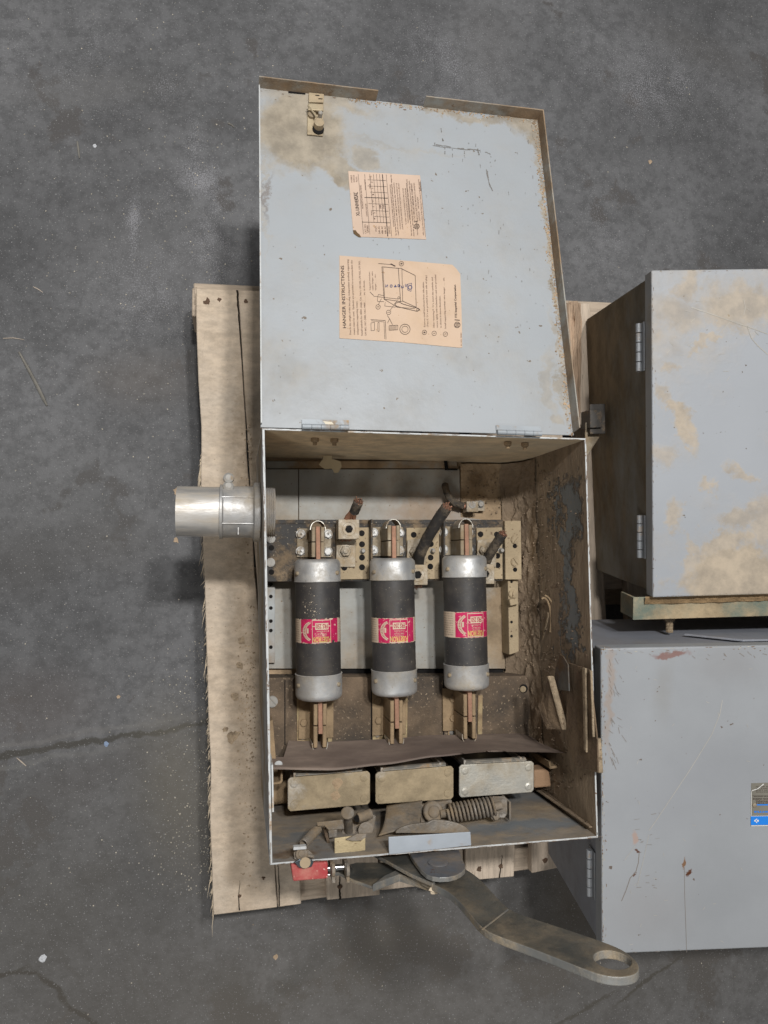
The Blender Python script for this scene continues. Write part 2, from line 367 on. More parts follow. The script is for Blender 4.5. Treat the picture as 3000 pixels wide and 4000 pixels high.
for i in range(620):
    t = random.random()
    if i < 420: px = 1000-abs(random.gauss(0, 46)); py = random.gauss(2750, 300)
    elif i < 540: px = 985-abs(random.gauss(0, 22)); py = random.uniform(1650, 2050)
    else: px = random.uniform(820, 980); py = random.uniform(2300, 3450)
    r = random.choice((.0005, .0007, .001, .0016)) if px > 930 else random.choice((.0003, .0005, .0007))
    mb.lump(U(px, py, ZP+r*.2), r, sub=1)
for px, py, r in ((905, 2880, .007), (925, 2868, .005), (880, 2850, .004), (918, 2720, .006), (945, 2500, .005), (935, 2600, .005)): mb.lump(U(px, py, ZP+.0005), r, .7, 2, .3)
tag(mb.build('dirt_crumbs', mk('dirt', (.40, .31, .215), .95, vs=70, va=.4, bump=.4)), 'loose brown dirt crumbs on the pallet board beside the box', 'dirt', kind='stuff')

# ================================================================== SWITCH BOX
A, B, C, D = U(1024, 1672, ZR), U(2290, 1712, ZR), U(2337, 3273, ZR), U(1054, 3380, ZR)
def Q(s, t, z):
    p = A.lerp(B, s).lerp(D.lerp(C, s), t); return Vector((p.x, p.y, z))
WX = (C.x+B.x)/2; WYb = (C.y+D.y)/2
PAINT = (.43, .475, .53); PGR = (.20, .225, .245)
M_out = mk('paint_outer', PAINT, .45, vs=5, va=.06, dust=.62, ds=7, sharp=.15, dcol=(.30, .235, .16), wear=.25, wcol=(.12, .06, .035), ws=60, bump=.2)
M_rim = mk('paint_rim', (.54, .56, .57), .5, va=.1, wear=.30, wcol=(.16, .09, .05), ws=70, dust=.25, ds=30, bump=.2)
M_top = mk('paint_hinge_wall', (.58, .54, .44), .55, vs=6, va=.1, dust=.62, ds=3.5, sharp=.3, dcol=(.74, .57, .36), bump=.2)
M_left = mk('paint_left_wall', (.34, .34, .31), .6, dust=.6, ds=8, dcol=TAN)
Bz = lambda x, y, z: (x, y, z)
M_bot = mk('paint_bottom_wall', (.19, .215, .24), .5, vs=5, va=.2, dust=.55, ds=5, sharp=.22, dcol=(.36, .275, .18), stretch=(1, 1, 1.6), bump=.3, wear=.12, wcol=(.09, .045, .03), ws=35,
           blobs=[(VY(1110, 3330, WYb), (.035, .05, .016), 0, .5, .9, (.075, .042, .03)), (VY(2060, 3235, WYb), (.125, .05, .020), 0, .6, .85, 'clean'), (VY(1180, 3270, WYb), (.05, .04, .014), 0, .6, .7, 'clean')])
M_right = mk('caked_dirt_wall', (.175, .19, .195), .7, vs=9, va=.12, speck=.35, scol=(.30, .235, .165), sps=230, dust=.85, ds=9, sharp=.05, bdist=.055, dcol=(.285, .218, .152), stretch=(1, .45, 1.7), bump=1., bs=120, bh=1.6,
             blobs=[(VX(2240, 2360, WX), (.05, .085, .022), 0, .2, 1., 'clean'), (VX(2215, 2150, WX), (.05, .06, .010), 0, .3, 1., 'clean'), (VX(2240, 2030, WX), (.05, .05, .030), 0, .25, .95, 'clean'), (VX(2180, 1960, WX), (.05, .03, .012), 0, .3, .9, 'clean'), (VX(2195, 2480, WX), (.03, .07, .008), 0, .3, .8, 'clean')])
# the blue-grey patch has to sit over the dirt, so dirt elsewhere comes from a lower mask
M_flo = mk('paint_back', (.42, .44, .43), .5, vs=4, va=.06, dust=.36, ds=7, sharp=.25, dcol=(.33, .25, .165), speck=.2, scol=(.2, .15, .1), sps=230, bump=.15,
           blobs=[(U(1700, 1990, ZB), (.085, .022, .05), 0, .6, .75, (.36, .26, .19)), (U(1950, 2400, ZB), (.040, .14, .05), 0, .6, 1.), (U(1400, 2580, ZB), (.18, .008, .05), 0, .9, .4)])
M_cake = mk('caked_dirt', (.42, .31, .20), .95, vs=18, va=.25, bump=.9, bs=150)
BOX = thing('switch_box', Q(.5, .5, ZP), 'open grey fusible disconnect switch box full of dust, lid folded back, three fuses inside', 'electrical box')
t = .0022
def wall(a, b, z0, z1, inn, name, mi, th=t, rim=.0008):
    a = Vector((a.x, a.y, 0)); b = Vector((b.x, b.y, 0)); n = Vector((-(b-a).y, (b-a).x, 0)).normalized()*inn
    mb = MB(); nseg = 24
    pt = lambda k, off, z: a.lerp(b, k/nseg)+n*off+Vector((0, 0, z))
    o0 = [mb.v(pt(k, 0, z0)) for k in range(nseg+1)]; o1 = [mb.v(pt(k, 0, z1)) for k in range(nseg+1)]
    i0 = [mb.v(pt(k, th, z0)) for k in range(nseg+1)]; i1 = [mb.v(pt(k, th, z1)) for k in range(nseg+1)]
    for k in range(nseg):
        mb.mi = 0; mb.face((o0[k], o0[k+1], o1[k+1], o1[k])); mb.mi = 2; mb.face((o1[k], o1[k+1], i1[k+1], i1[k])); mb.mi = 1; mb.face((i1[k], i1[k+1], i0[k+1], i0[k])); mb.mi = 0; mb.face((i0[k], i0[k+1], o0[k+1], o0[k]))
    mb.mi = 2; mb.face((o0[0], o1[0], i1[0], i0[0])); mb.face((o0[-1], i0[-1], i1[-1], o1[-1]))
    return mb.build(name, mi, BOX, .0003, 1)
cor = lambda s, t_: Q(s, t_, 0)
w_top = wall(cor(0, 0), cor(1, 0), ZP+.006, ZR, -1, 'side_wall', [M_out, M_top, M_rim])
w_right = wall(cor(1, .0025), cor(1, .9975), ZP+.006, ZR, -1, 'side_wall', [M_out, M_right, M_rim])
w_bot = wall(cor(1, 1), cor(0, 1), ZP+.006, ZR-.0005, -1, 'side_wall', [M_out, M_bot, M_rim])
w_left = wall(cor(0, .9975), cor(0, .0025), ZP+.006, ZR, -1, 'side_wall', [M_out, M_left, M_rim], .003)
# welded corner flanges on the inside
MB().ext([Q(.965, .982, .215), Q(.997, .982, .215), Q(.997, .982, ZR-.012), Q(.985, .982, ZR-.012)], (0, .0015, 0)).build('corner_flange', M_right, BOX)
f = MB(); f.ext([Q(.978, .985, .20), Q(.996, .992, ZR-.004), Q(.996, .986, ZR-.004), Q(.978, .965, .20)], (0, 0, .006)); f.build('corner_flange', M_right, BOX, .001)
# back plate and raised pan
MB().slab([Q(s, t_, 0) for s, t_ in ((.004, .004), (.996, .004), (.996, .996), (.004, .996))], ZB-.012, ZB-.0095).build('back_plate', M_cake, BOX)
def Bk(*pp, z=ZB): return [U(a, b, z) for a, b in pp]
MB().slab([(p.x, p.y) for p in Bk((1040, 1800), (1787, 1800), (1787, 1829), (1040, 1829))], ZB-.009, ZB-.002).build('back_strip', M_left, BOX, .0008)
MB().slab([(p.x, p.y) for p in Bk((1168, 1833), (1795, 1833), (1800, 2020), (1975, 2040), (1975, 2612), (1168, 2612))], ZB-.009, ZB).build('back_pan', M_flo, BOX, .0006)
MB().slab([(p.x, p.y) for p in Bk((1036, 1833), (1165, 1833), (1165, 2612), (1036, 2612))], ZB-.009, ZB).build('back_pan', M_flo, BOX, .0006)
# caked dirt: uneven slab at the far right corner and along the right wall
def cake(P, nu, nv, amp, name, m=M_cake, fr=60):
    mb = MB(); 
    def PP(u, v):
        p = Vector(P(u, v)); k = noise.fractal(p*fr, .9, 2.1, 5); return p+Vector((0, 0, k*amp))
    return mb.grid(PP, nu, nv).build(name, m, BOX)
cake(lambda u, v: U(1800, 1812, ZB-.002).lerp(U(2060, 1812, ZB-.002), u).lerp(U(1800, 2045, ZB-.002).lerp(U(2060, 2045, ZB-.002), u), v), 46, 46, .003, 'caked_dirt')
M_cake2 = mk('caked_dirt_brown', (.28, .212, .148), .95, vs=14, va=.3, bump=1., bs=130)
def rw(u, v):
    y = Q(1, v*.97+.01, 0).y; xw_ = Q(1, v, 0).x; a = u
    x = xw_-.0036-.030*(1-a)**2; z = ZB+.002+.075*a**1.5
    k = noise.fractal(Vector((a*9, y*34, 5)), .8, 2.1, 6); return Vector((x+min(0, k*.009*(1-a*.6)-.0005), y, z+k*.003))
mb = MB(); mb.grid(rw, 26, 170).build('caked_dirt', M_cake2, BOX)

# ------------------------------------------------ insulator bases, rails, screws
M_ins = mk('insulator_black', (.045, .043, .042), .65, vs=14, va=.25, dust=.34, ds=28, sharp=.1, dcol=(.25, .185, .12), speck=.4, scol=(.34, .29, .22), sps=330, bump=.4)
M_insd = mk('insulator_dusty', (.045, .04, .036), .8, vs=14, va=.25, dust=.52, ds=11, sharp=.25, dcol=(.20, .145, .098), speck=.5, scol=(.42, .33, .23), sps=260, bump=.6)
M_tanp = mk('plate_tan_dust', (.42, .335, .22), .85, vs=25, va=.14, speck=.45, scol=(.2, .14, .09), sps=210, bump=.5)
M_dm = mk('metal_dusty', (.55, .53, .50), .38, .85, dust=.45, ds=40, sharp=.2, dcol=(.36, .27, .175), bump=.2)
M_hole = mk('hole_dark', (.006, .005, .005), .9, bump=0)
M_scr = mk('screw_metal', (.36, .35, .33), .65, .3, dust=.25, ds=90, dcol=(.36, .27, .175), bump=.15)
M_brass = mk('brass_dusty', (.52, .42, .24), .4, .7, dust=.5, ds=45, sharp=.15, dcol=(.34, .24, .145), bump=.2)
M_railg = mk('rail_paint', (.42, .45, .46), .55, dust=.4, ds=12, sharp=.2, bump=.15)
def plate(pp, z0, z1, m, name, parent=BOX, bev=.0006, label=None):
    return MB().slab([(p.x, p.y) for p in (U(a, b, z1) for a, b in pp)], z0, z1).build(name, m, parent, bev, 1, label=label)
def hole(px, py, r, z, parent):
    c = U(px, py, z); m = MB(); m.lathe((c.x, c.y, z-.001), (0, 0, 1), [(0, r), (.0013, r)], 18, True, False); m.build('hole', M_hole, parent)
def screw(px, py, r, z, parent, h=.004, ang=.6, m=None):
    c = U(px, py, z); MB().screw((c.x, c.y, z), (0, 0, 1), r, h, ang).build('screw', m or M_scr, parent)
def bolt(px, py, r, z, parent, h=.005, m=None, mark=False, ph=.3):
    c = U(px, py, z); b = MB(); b.lathe((c.x, c.y, z), (0, 0, 1), [(0, r*1.25), (.001, r*1.25)], 20); b.hexhead((c.x, c.y, z+.001), (0, 0, 1), r, h, ph)
    o = b.build('bolt', m or M_scr, parent, .0004, 1)
    return o
zi = .245
ins = plate([(1037, 2046), (1965, 2046), (1965, 2268), (1037, 2272)], ZB, zi, M_ins, 'insulator_base', label='black insulating bar holding the upper fuse clips')
plate([(1037, 2030), (1965, 2030), (1965, 2046.5), (1037, 2046.5)], ZB, zi-.004, M_ins, 'insulator_base')
endp = plate([(1972, 2034), (2035, 2034), (2038, 2264), (1975, 2264)], ZB, zi+.004, M_tanp, 'insulator_end')
for p in ((1058, 2105), (1057, 2197)): screw(*p, .0068, zi, ins)
for p in ((1060, 2140), (1060, 2235)): hole(*p, .0042, zi, ins)
for p, a in (((2010, 2108), .1), ((2010, 2195), 1.4)): screw(*p, .0068, zi+.004, endp, ang=a, m=M_tanp)
for p in ((2011, 2133), (2012, 2225)): hole(*p, .0036, zi+.004, endp)
for x0, x1 in ((1449, 1456), (1733, 1740)):      # thin phase barriers
    plate([(x0, 2028), (x1, 2028), (x1, 2268), (x0, 2268)], zi, zi+.022, M_ins, 'phase_barrier')
low = plate([(1040, 2648), (2060, 2640), (2078, 2660), (2078, 2960), (1040, 2960)], ZB, zi-.002, M_insd, 'insulator_base', label='dusty lower insulating bar')
zl = zi-.002
screw(1063, 2740, .0085, zl, low, .005, 1.5); hole(2045, 2690, .007, zl, low); screw(2043, 2692, .005, zl+.0004, low, .0015, m=M_tanp)
for x in (1113, 1451, 1733): plate([(x-2, 2655), (x+2, 2655), (x+2, 2910), (x-2, 2910)], zl-.001, zl+.0006, M_hole, 'groove', low, 0)
plate([(1170, 2612), (1968, 2604), (1968, 2648), (1170, 2652)], ZB-.009, ZB-.006, M_hole, 'vent_slot')
rl = plate([(1038, 2286), (1074, 2286), (1074, 2590), (1040, 2590)], ZB+.001, ZB+.009, M_railg, 'perforated_rail')
for y in (2283, 2330, 2375, 2426, 2463, 2528): hole(1058, y, .0028, ZB+.009, rl)
rr = plate([(1984, 2266), (2024, 2266), (2027, 2545), (1990, 2558)], ZB+.001, ZB+.034, M_tanp, 'perforated_rail', label='dust-covered perforated rail')
for y in (2272, 2430, 2485): hole(1998, y, .0022, ZB+.034, rr)
screw(1998, 2320, .0055, ZB+.034, rr, m=M_tanp)
c = U(2003, 2350, ZB+.04); MB().box((c.x, c.y, ZB+.040), (.014, .010, .012), .2).build('rail_nut', M_tanp, rr, .001)

# ------------------------------------------------ fuse clips
M_cu = mk('copper_blade', (.40, .22, .15), .6, .5, va=.2, dust=.5, ds=70, sharp=.2, dcol=(.38, .22, .15), bump=.35)
M_cup = mk('copper_wire', (.48, .26, .18), .5, .7, dust=.2, ds=80, bump=.2)
M_clip = mk('clip_metal', (.36, .32, .25), .45, .55, vs=30, va=.2, dust=.55, ds=40, sharp=.25, dcol=(.30, .225, .14), bump=.25)
M_clipd = mk('clip_caked', (.38, .28, .17), .8, .2, vs=30, va=.2, dust=.7, ds=30, sharp=.2, dcol=(.34, .245, .15), bump=.5)
M_shin = mk('spring_steel', (.50, .48, .43), .42, .7, dust=.4, ds=60, bump=.1)
FX = [(1239, 1246), (1532, 1541), (1813, 1823)]
FY = [(2195, 2745), (2190, 2727), (2180, 2703)]
AX = [(U(FX[i][0], FY[i][0], ZF), U(FX[i][1], FY[i][1], ZF)) for i in range(3)]
def clip(cx, y0, y1, up_, left_w=54, m=M_clip, zt=.304, ax=None):
    # cx: pixel x of the blade; y0..y1 pixel range of the jaws, up_: clip at the far (upper) end
    r = None; z0 = zi+.004
    P0 = U(cx, y0, zt); P1 = U(cx, y1, zt); x = ax; ya, yb = P0.y, P1.y; L = ya-yb
    base = MB(); wl = .026
    base.slab([(x-wl, ya), (x+wl*1.0, ya), (x+wl*1.0, yb), (x-wl, yb)], zi, z0)
    root = base.build('fuse_clip', m, BOX, .0006, 1)
    for sg in (-1, 1):
        j = MB(); th = .0022; xi = x+sg*.0036
        for (u0, u1) in ((0, .485), (.515, 1)):
            yy0 = ya-L*u0; yy1 = ya-L*u1
            o1 = .0058; zc_ = .0012
            j.ext([(xi, yy0, z0), (xi, yy0, zt-zc_), (xi+sg*zc_, yy0, zt), (xi+sg*(o1-zc_), yy0, zt), (xi+sg*o1, yy0, zt-zc_), (xi+sg*o1, yy0, z0)], (0, yy1-yy0, 0))
        j.build('jaw', m, root, .0004, 1)
    # bent spring strap wrapping the end of the jaws
    s = MB(); ye = ya if up_ else yb; d = 1 if up_ else -1; R1 = .0115; n = 14; outer = []
    for k in range(n+1):
        a = PI*k/n; outer.append((x-R1*math.cos(a), ye+d*R1*math.sin(a)*1.15-d*.004))
    outer = [(x-R1, ye-d*L*.10)]+outer+[(x+R1, ye-d*L*.10)]
    inner = [(x+(px_-x)*.90, ye+(py_-ye)*.93) for px_, py_ in outer]
    zs0, zs1 = (zt-.036, zt-.003)
    for k in range(len(outer)-1):
        a, b, c_, d_ = outer[k], outer[k+1], inner[k+1], inner[k]
        s.slab([a, b, c_, d_], zs0, zs1)
    s.build('spring_strap', M_shin, root)
    return root, x, ya, yb
M_bm = mk('bolt_head', (.55, .55, .54), .55, .5, dust=.38, ds=70, dcol=(.4, .32, .22), bump=.15)
for i, (cx, ytop, ybot) in enumerate(((1241, 2058, 2176), (1534, 2052, 2172), (1829, 2050, 2168))):
    r, x, ya, yb = clip(cx, ytop, ybot, True, ax=AX[i][0].x*1.07-AX[i][1].x*.07)
    for sx in (-.0205, .0205):
        for k in (.2, .8):
            b = MB(); p = (x+sx, ya+(yb-ya)*k, zi+.004); b.lathe(p, (0, 0, 1), [(0, .0075), (.001, .0075)], 20); b.hexhead((p[0], p[1], p[2]+.001), (0, 0, 1), .0066, .0045, random.random())
            bo = b.build('bolt', M_bm, r, .0004, 1)
            tm = MB(); c0 = p
            put_text(tm, lambda a, b_: Vector((c0[0]+a, c0[1]+b_, c0[2]+.0058)), 'A', (-.0018, -.002), (.0036, 0), (0, 1), .004)
            if k < .5 or sx < 0: tm.build('marking', M_hole, r)
for i, (cx, ytop, ybot) in enumerate(((1259, 2750, 2920), (1560, 2737, 2905), (1852, 2712, 2885))):
    r, x, ya, yb = clip(cx, ytop, ybot, False, m=M_clipd, ax=AX[i][1].x*1.12-AX[i][0].x*.12)
    pl = plate([(1160+295*i, 2700), (1206+293*i, 2700), (1206+293*i, 2856-9*i), (1160+295*i, 2856-9*i)], zl, zl+.003, M_brass, 'terminal_plate', r)
    pl = plate([(1160+295*i, 2857-9*i), (1212+293*i, 2857-9*i), (1212+293*i, 2930-9*i), (1160+295*i, 2930-9*i)], zl, zl+.0015, M_brass, 'terminal_plate', r)
    plate([(1282+293*i, 2735-9*i), (1300+293*i, 2735-9*i), (1298+293*i, 2900-9*i), (1280+293*i, 2900-9*i)], zl, zl+.003, M_brass, 'terminal_plate', r)
    bolt(1186+291*i, 2822-9*i, .0062, zl+.003, r, m=M_clipd); bolt(1184+291*i, 2745-9*i, .0062, zl+.003, r, m=M_clipd); bolt(1182+291*i, 2880-9*i, .003, zl+.0015, r, .002)

# ------------------------------------------------ terminal plates and lugs
M_lug = mk('lug_aluminium', (.52, .48, .41), .5, .5, vs=30, va=.15, dust=.5, ds=60, sharp=.2, dcol=(.40, .31, .2), speck=.3, scol=(.2, .15, .1), sps=260, bump=.4)
TP = []
for i, (x0, x1) in enumerate(((1312, 1444), (1588, 1715), (1862, 1962))):
    TP.append(plate([(x0, 2062), (x1, 2060), (x1+2, 2262), (x0+2, 2264)], zi, zi+.005, M_tanp, 'line_terminal', label='dusty tan terminal plate with holes'))
    plate([(x0+4, 2110), (x0+78, 2100), (x0+76, 2215), (x0, 2215)], zi+.005, zi+.009, M_lug, 'lug_tongue', TP[-1])
for i, hs in enumerate((((1413, 2083), (1414, 2126), (1414, 2178), (1345, 2217), (1414, 2216)), ((1616, 2089), (1683, 2125), (1682, 2178), (1681, 2213)), ((1877, 2087), (1940, 2088), (1943, 2171), (1944, 2208)))):
    for p in hs: hole(*p, .0046, zi+.005, TP[i])
for i, p in enumerate(((1416, 2152), (1689, 2152), (1955, 2150))): bolt(*p, .0035, zi+.005, TP[i], .009)
for i, p in enumerate(((1349, 2153), (1618, 2155), (1888, 2150))): bolt(*p, .0085, zi+.009, TP[i], .007, M_lug); bolt(p[0], p[1], .004, zi+.017, TP[i], .003, M_lug)
ZLG = .283
def lug(px0, py0, px1, py1, i):
    a = U(px0, py0, ZLG); b = U(px1, py1, ZLG); m = MB(); c = (a+b)/2; w = abs(b.x-a.x); h = abs(a.y-b.y)
    # block with a real socket well
    m.slab([(a.x, a.y), (b.x, a.y), (b.x, b.y), (a.x, b.y)], zi+.009, ZLG)
    o = m.build('cable_lug', M_lug, BOX, .001, 2)
    r = min(w, h)*.36; s = MB(); s.lathe((c.x, c.y, ZLG-.0003), (0, 0, 1), [(0, r*1.12), (.0012, r*1.12), (.0012, r*.98), (.0006, r*.95), (.0016, r*.9), (.0016, r*.56)], 28, False)
    s.build('set_screw', M_lug, o, recalc=True)
    k = MB(); k.lathe((c.x, c.y, ZLG), (0, 0, 1), [(0, r*.56), (.0008, r*.56)], 6, True, False, .4); k.build('hex_socket', M_hole, o)
    return o
L1 = lug(1322, 2028, 1404, 2106, 0); L2 = lug(1592, 2206, 1671, 2285, 1); L3 = lug(1862, 2204, 1932, 2281, 2)
# cut cables
M_rub = mk('cable_rubber', (.035, .032, .030), .75, vs=40, va=.3, dust=.36, ds=45, sharp=.12, dcol=(.20, .16, .115), bump=.6)
def cable(pts, r, name='cut_cable', strands=(), lab=None, scol=None):
    m = MB(); P = [Vector(p) for p in pts]; Q_ = []
    for i in range(len(P)-1):
        for k in range(6): Q_.append(P[i].lerp(P[i+1], k/6))
    Q_.append(P[-1]); m.tube(Q_, r, 14, .05); o = m.build(name, M_rub, BOX, label=lab)
    d = (P[-1]-P[-2]).normalized(); e_ = MB()
    for k in range(16):
        a = k*2.4; rr_ = r*.78*math.sqrt(k/16); t_ = d.orthogonal().normalized(); u_ = d.cross(t_); c0 = P[-1]+(t_*math.cos(a)+u_*math.sin(a))*rr_
        sp_ = (c0-P[-1])*random.uniform(-.1, .5); e_.tube([c0-d*.002, c0+d*.001, c0+d*random.uniform(.002, .006)+sp_], r*.11, 6)
    e_.build('copper_core', M_cup, o); return o
c1 = cable([U(1383, 2000, 0.296), U(1392, 1980, 0.304), U(1400, 1960, 0.314)], .0072, lab='short black cable stub with bare copper strands')
m = MB()
for k in range(9):
    a = random.uniform(-1, 1); m.tube([U(1364+a*21, 2034, .276+random.uniform(-.004, .004)), U(1370+a*17, 2014, .288), U(1385+a*10, 1990, .300)], .0019, 6)
for k in range(7): m.tube([U(1331+k*6.6, 2104, 0.257+(k % 2)*.004), U(1331+k*6.6+random.uniform(-3, 3), 2134+random.uniform(-4, 3), .232+(k % 2)*.004)], .0015, 6)
m.build('copper_strand', M_cup, c1)
c2 = cable([U(1632, 2207, 0.266), U(1640, 2165, 0.283), U(1665, 2110, 0.306), U(1705, 2040, 0.336), U(1745, 1982, 0.356)], .0085, lab='long thick black cable stub leaning over')
c3 = cable([U(1895, 2205, 0.266), U(1908, 2175, 0.279), U(1938, 2125, 0.296), U(1963, 2087, 0.311)], .0072, lab='short black cable stub at the right lug')
m = MB()
for k in range(5): m.tube([U(1622+k*6, 2284, 0.261), U(1621+k*6, 2298+random.uniform(-4, 3), .235)], .0014, 6)
m.build('copper_strand', M_cup, c2)
gw = [U(1738, 1893, .215), U(1742, 1915, .222), U(1752, 1940, .225), U(1775, 1965, .225), U(1808, 1977, .222)]
g = MB(); g.tube([Vector(gw[i]).lerp(Vector(gw[i+1]), k/4) for i in range(4) for k in range(4)]+[gw[-1]], .0055, 10, .06)
gwo = g.build('ground_wire', M_rub, BOX); MB().cyl(U(1806, 1977, .222), U(1820, 1978, .222), .0042, 10).build('copper_core', M_cup, gwo)
a = U(1846, 1979, .23); gl = MB().box((a.x, a.y, .219), (.0195, .017, .022)).build('ground_lug', M_lug, BOX, .001)
a = U(1880, 1975, .22); MB().box((a.x, a.y, .210), (.0165, .017, .008)).build('lug_tongue', M_lug, gl, .001)
screw(1845, 1972, .0058, .230, gl, .0015, 1.0); bolt(1876, 1970, .0052, .214, gl)

# ------------------------------------------------ hinge wall details: nuts, peeled flake
for px, py in ((1230, 1712), (1306, 1714), (1983, 1727), (2050, 1731)):
    p = VY(px, py, A.y-.0024); m = MB(); m.hexhead(p, (0, -1, 0), .0055, .005); m.cyl(p, p+Vector((0, -.009, 0)), .0028, 10); m.build('nut', M_clipd, BOX)
p = U(1275, 1782, .235)
m = MB(); m.slab([(q_.x, q_.y) for q_ in (U(a, b, .25) for a, b in ((1245, 1815), (1262, 1792), (1262, 1780), (1298, 1780), (1296, 1792), (1330, 1802), (1335, 1822), (1322, 1845), (1308, 1848), (1296, 1830), (1268, 1832)))], .249, .2502)
m.build('peeling_flake', mk('old_paper', (.62, .51, .33), .8, va=.15, bump=.3), BOX)
m = MB(); m.slab([(q_.x, q_.y) for q_ in (U(a, b, .21) for a, b in ((1735, 1795), (1748, 1795), (1752, 1830), (1790, 1830), (1788, 1836), (1740, 1836)))], .207, .2085); m.build('torn_seam', M_hole, BOX)

# ------------------------------------------------ conduit connector through the left wall
M_galv = mk('galvanised', (.66, .66, .66), .36, .85, vs=12, va=.12, dust=.34, ds=14, sharp=.25, dcol=(.42, .34, .23), bump=.12, stretch=(.5, 2, 2))
M_cast = mk('cast_zinc', (.50, .50, .50), .48, .7, vs=14, va=.15, dust=.42, ds=18, sharp=.2, dcol=(.38, .31, .215), bump=.3)
zc = .345; e0 = U(690, 2000, zc); yc = U(690, 1997, zc).y; xl = A.x+.004
x_end = U(692, 2000, zc).x; x_col = U(858, 2000, zc).x; x_fl = U(1004, 2000, zc).x; x_in = U(1072, 2000, zc).x; rc = abs(U(800, 1903, zc).y-U(800, 2097, zc).y)/2
m = MB(); m.lathe((x_end, yc, zc), (1, 0, 0), [(0, rc-.002), (.0, rc), (x_col-x_end+.01, rc), (x_col-x_end+.01, rc-.0022), (.0, rc-.0022)], 48, False)
cc = m.build('conduit_connector', M_galv, BOX, label='short cut stub of galvanised conduit in a cast connector')
m = MB(); Lc = x_fl-x_col; m.lathe((x_col, yc, zc), (1, 0, 0), [(0, rc+.0008), (0, rc+.0035), (.004, rc+.0035), (.005, rc+.0015), (Lc-.006, rc+.0015), (Lc-.004, rc+.007), (Lc+.004, rc+.007)], 48)
for yy in (-.5, .52):
    m.box((x_col+Lc*.5, yc+yy*rc*1.02, zc+rc*.86), (Lc*.9, .002, .007))
m.box((x_col+Lc*.5, yc-.75*rc, zc+rc*.66+.002), (.002, rc*.4, .006))
m.build('collar', M_cast, cc, .0005, 1)
m = MB(); prof = []; xs = A.x-.006; n = 7; Li = x_in-xs
prof = [(0, rc+.002)]
for k in range(n): prof += [(Li*(.35+.65*k/n), rc+.001), (Li*(.35+.65*(k+.5)/n), rc-.0012)]
prof += [(Li, rc), (Li, rc-.004), (0, rc-.004)]
m.lathe((xs, yc, zc), (1, 0, 0), prof, 48, False); m.build('threaded_nipple', M_cast, cc)
m = MB(); m.lathe((A.x+.0035, yc, zc), (1, 0, 0), [(0, rc-.001), (0, rc+.006), (.004, rc+.006), (.004, rc-.001)], 10, False, False); m.build('locknut', M_cast, cc)
for px, py in ((893, 1874), (892, 1906)):
    p = U(px, py, zc+rc*.55); m = MB(); m.lathe(p-Vector((0, 0, .012)), (0, .25, 1), [(0, .0035), (.008, .0035), (.008, .0075), (.012, .007), (.014, .004)], 16); m.build('clamp_screw', M_scr, cc)

# ------------------------------------------------ switch poles, barrier sheet
M_chute = mk('pole_plate', (.66, .64, .60), .3, .65, vs=12, va=.12, dust=.74, ds=11, sharp=.12, dcol=(.38, .305, .20), speck=.2, scol=(.25, .17, .1), sps=200, bump=.35)
M_chut3 = mk('pole_plate_clean', (.60, .60, .56), .32, .6, vs=12, va=.12, dust=.42, ds=13, sharp=.2, dcol=(.36, .29, .19), bump=.3)
M_blk = mk('black_plastic', (.012, .012, .013), .4, dust=.15, ds=20, bump=.1)
zs = .345
for i, (x0, x1, yt, yb) in enumerate(((1124, 1446, (3038, 3012), (3171, 3143)), (1467, 1772, (3017, 2992), (3143, 3122)), (1794, 2086, (2988, 2973), (3117, 3095)))):
    a, b, c, d = U(x0, yt[0], zs), U(x1, yt[1], zs), U(x1, yb[1], zs), U(x0, yb[0], zs)
    ch = .0035
    def inset(P, k): 
        ctr = sum(P, Vector())/4; return [ctr+(p-ctr)*k for p in P]
    pts = []
    for P, s1, s2 in ((a, 1, -1), (b, -1, -1), (c, -1, 1), (d, 1, 1)):
        k1 = Vector((s1*ch, 0, 0)); k2 = Vector((0, s2*ch, 0)); pts += [P+k2, P+k1] if (s1, s2) in ((1, -1), (-1, 1)) else [P+k1, P+k2]
    m = MB(); m.ext(pts, (0, 0, -.003)); o = m.build('switch_pole', M_chut3 if i == 2 else M_chute, BOX, .0012, 2, label=('left', 'middle', 'right')[i]+' pole cover plate of the switch')
    m = MB(); k = inset([a, b, c, d], .93); m.ext([p+Vector((0, 0, -.0035)) for p in k], (0, 0, -.115)); m.build('arc_chamber', M_blk, o)
    sl = (b-a).normalized(); m = MB(); m.ext([a+sl*.010+Vector((0, .0005, -.001)), b-sl*.010+Vector((0, .0005, -.001)), b-sl*.010+Vector((0, .004, -.006)), a+sl*.010+Vector((0, .004, -.006))], (0, 0, -.006)); m.build('plate_lip', M_shin, o, .001)
    for pp in (a+sl*.008, b-sl*.02):     # side rails running down beside the chamber
        m = MB(); m.ext([pp+Vector((0, .005, -.004)), pp+Vector((.003, .005, -.004)), pp+Vector((.003, .005, -.1)), pp+Vector((0, .005, -.1))], (0, -.03, 0)); m.build('side_rail', M_dm, o)
    for P, s1, s2 in ((a, 1, -1), (b, -1, -1), (c, -1, 1), (d, 1, 1)):
        m = MB(); m.lathe(P+Vector((s1*.0085, s2*.0085, 0)), (0, 0, 1), [(0, .0055), (.0009, .0053), (.0016, .003)], 18); m.build('rivet', M_chut3 if i == 2 else M_chute, o)
    if i == 0:
        m = MB(); m.lump(U(1318, 3060, zs), .007, .6, 2, .12); m.lump(U(1312, 3105, zs), .006, .6, 2, .1); m.build('dirt_patch', M_cake, o)
a = U(2080, 3030, .31); 
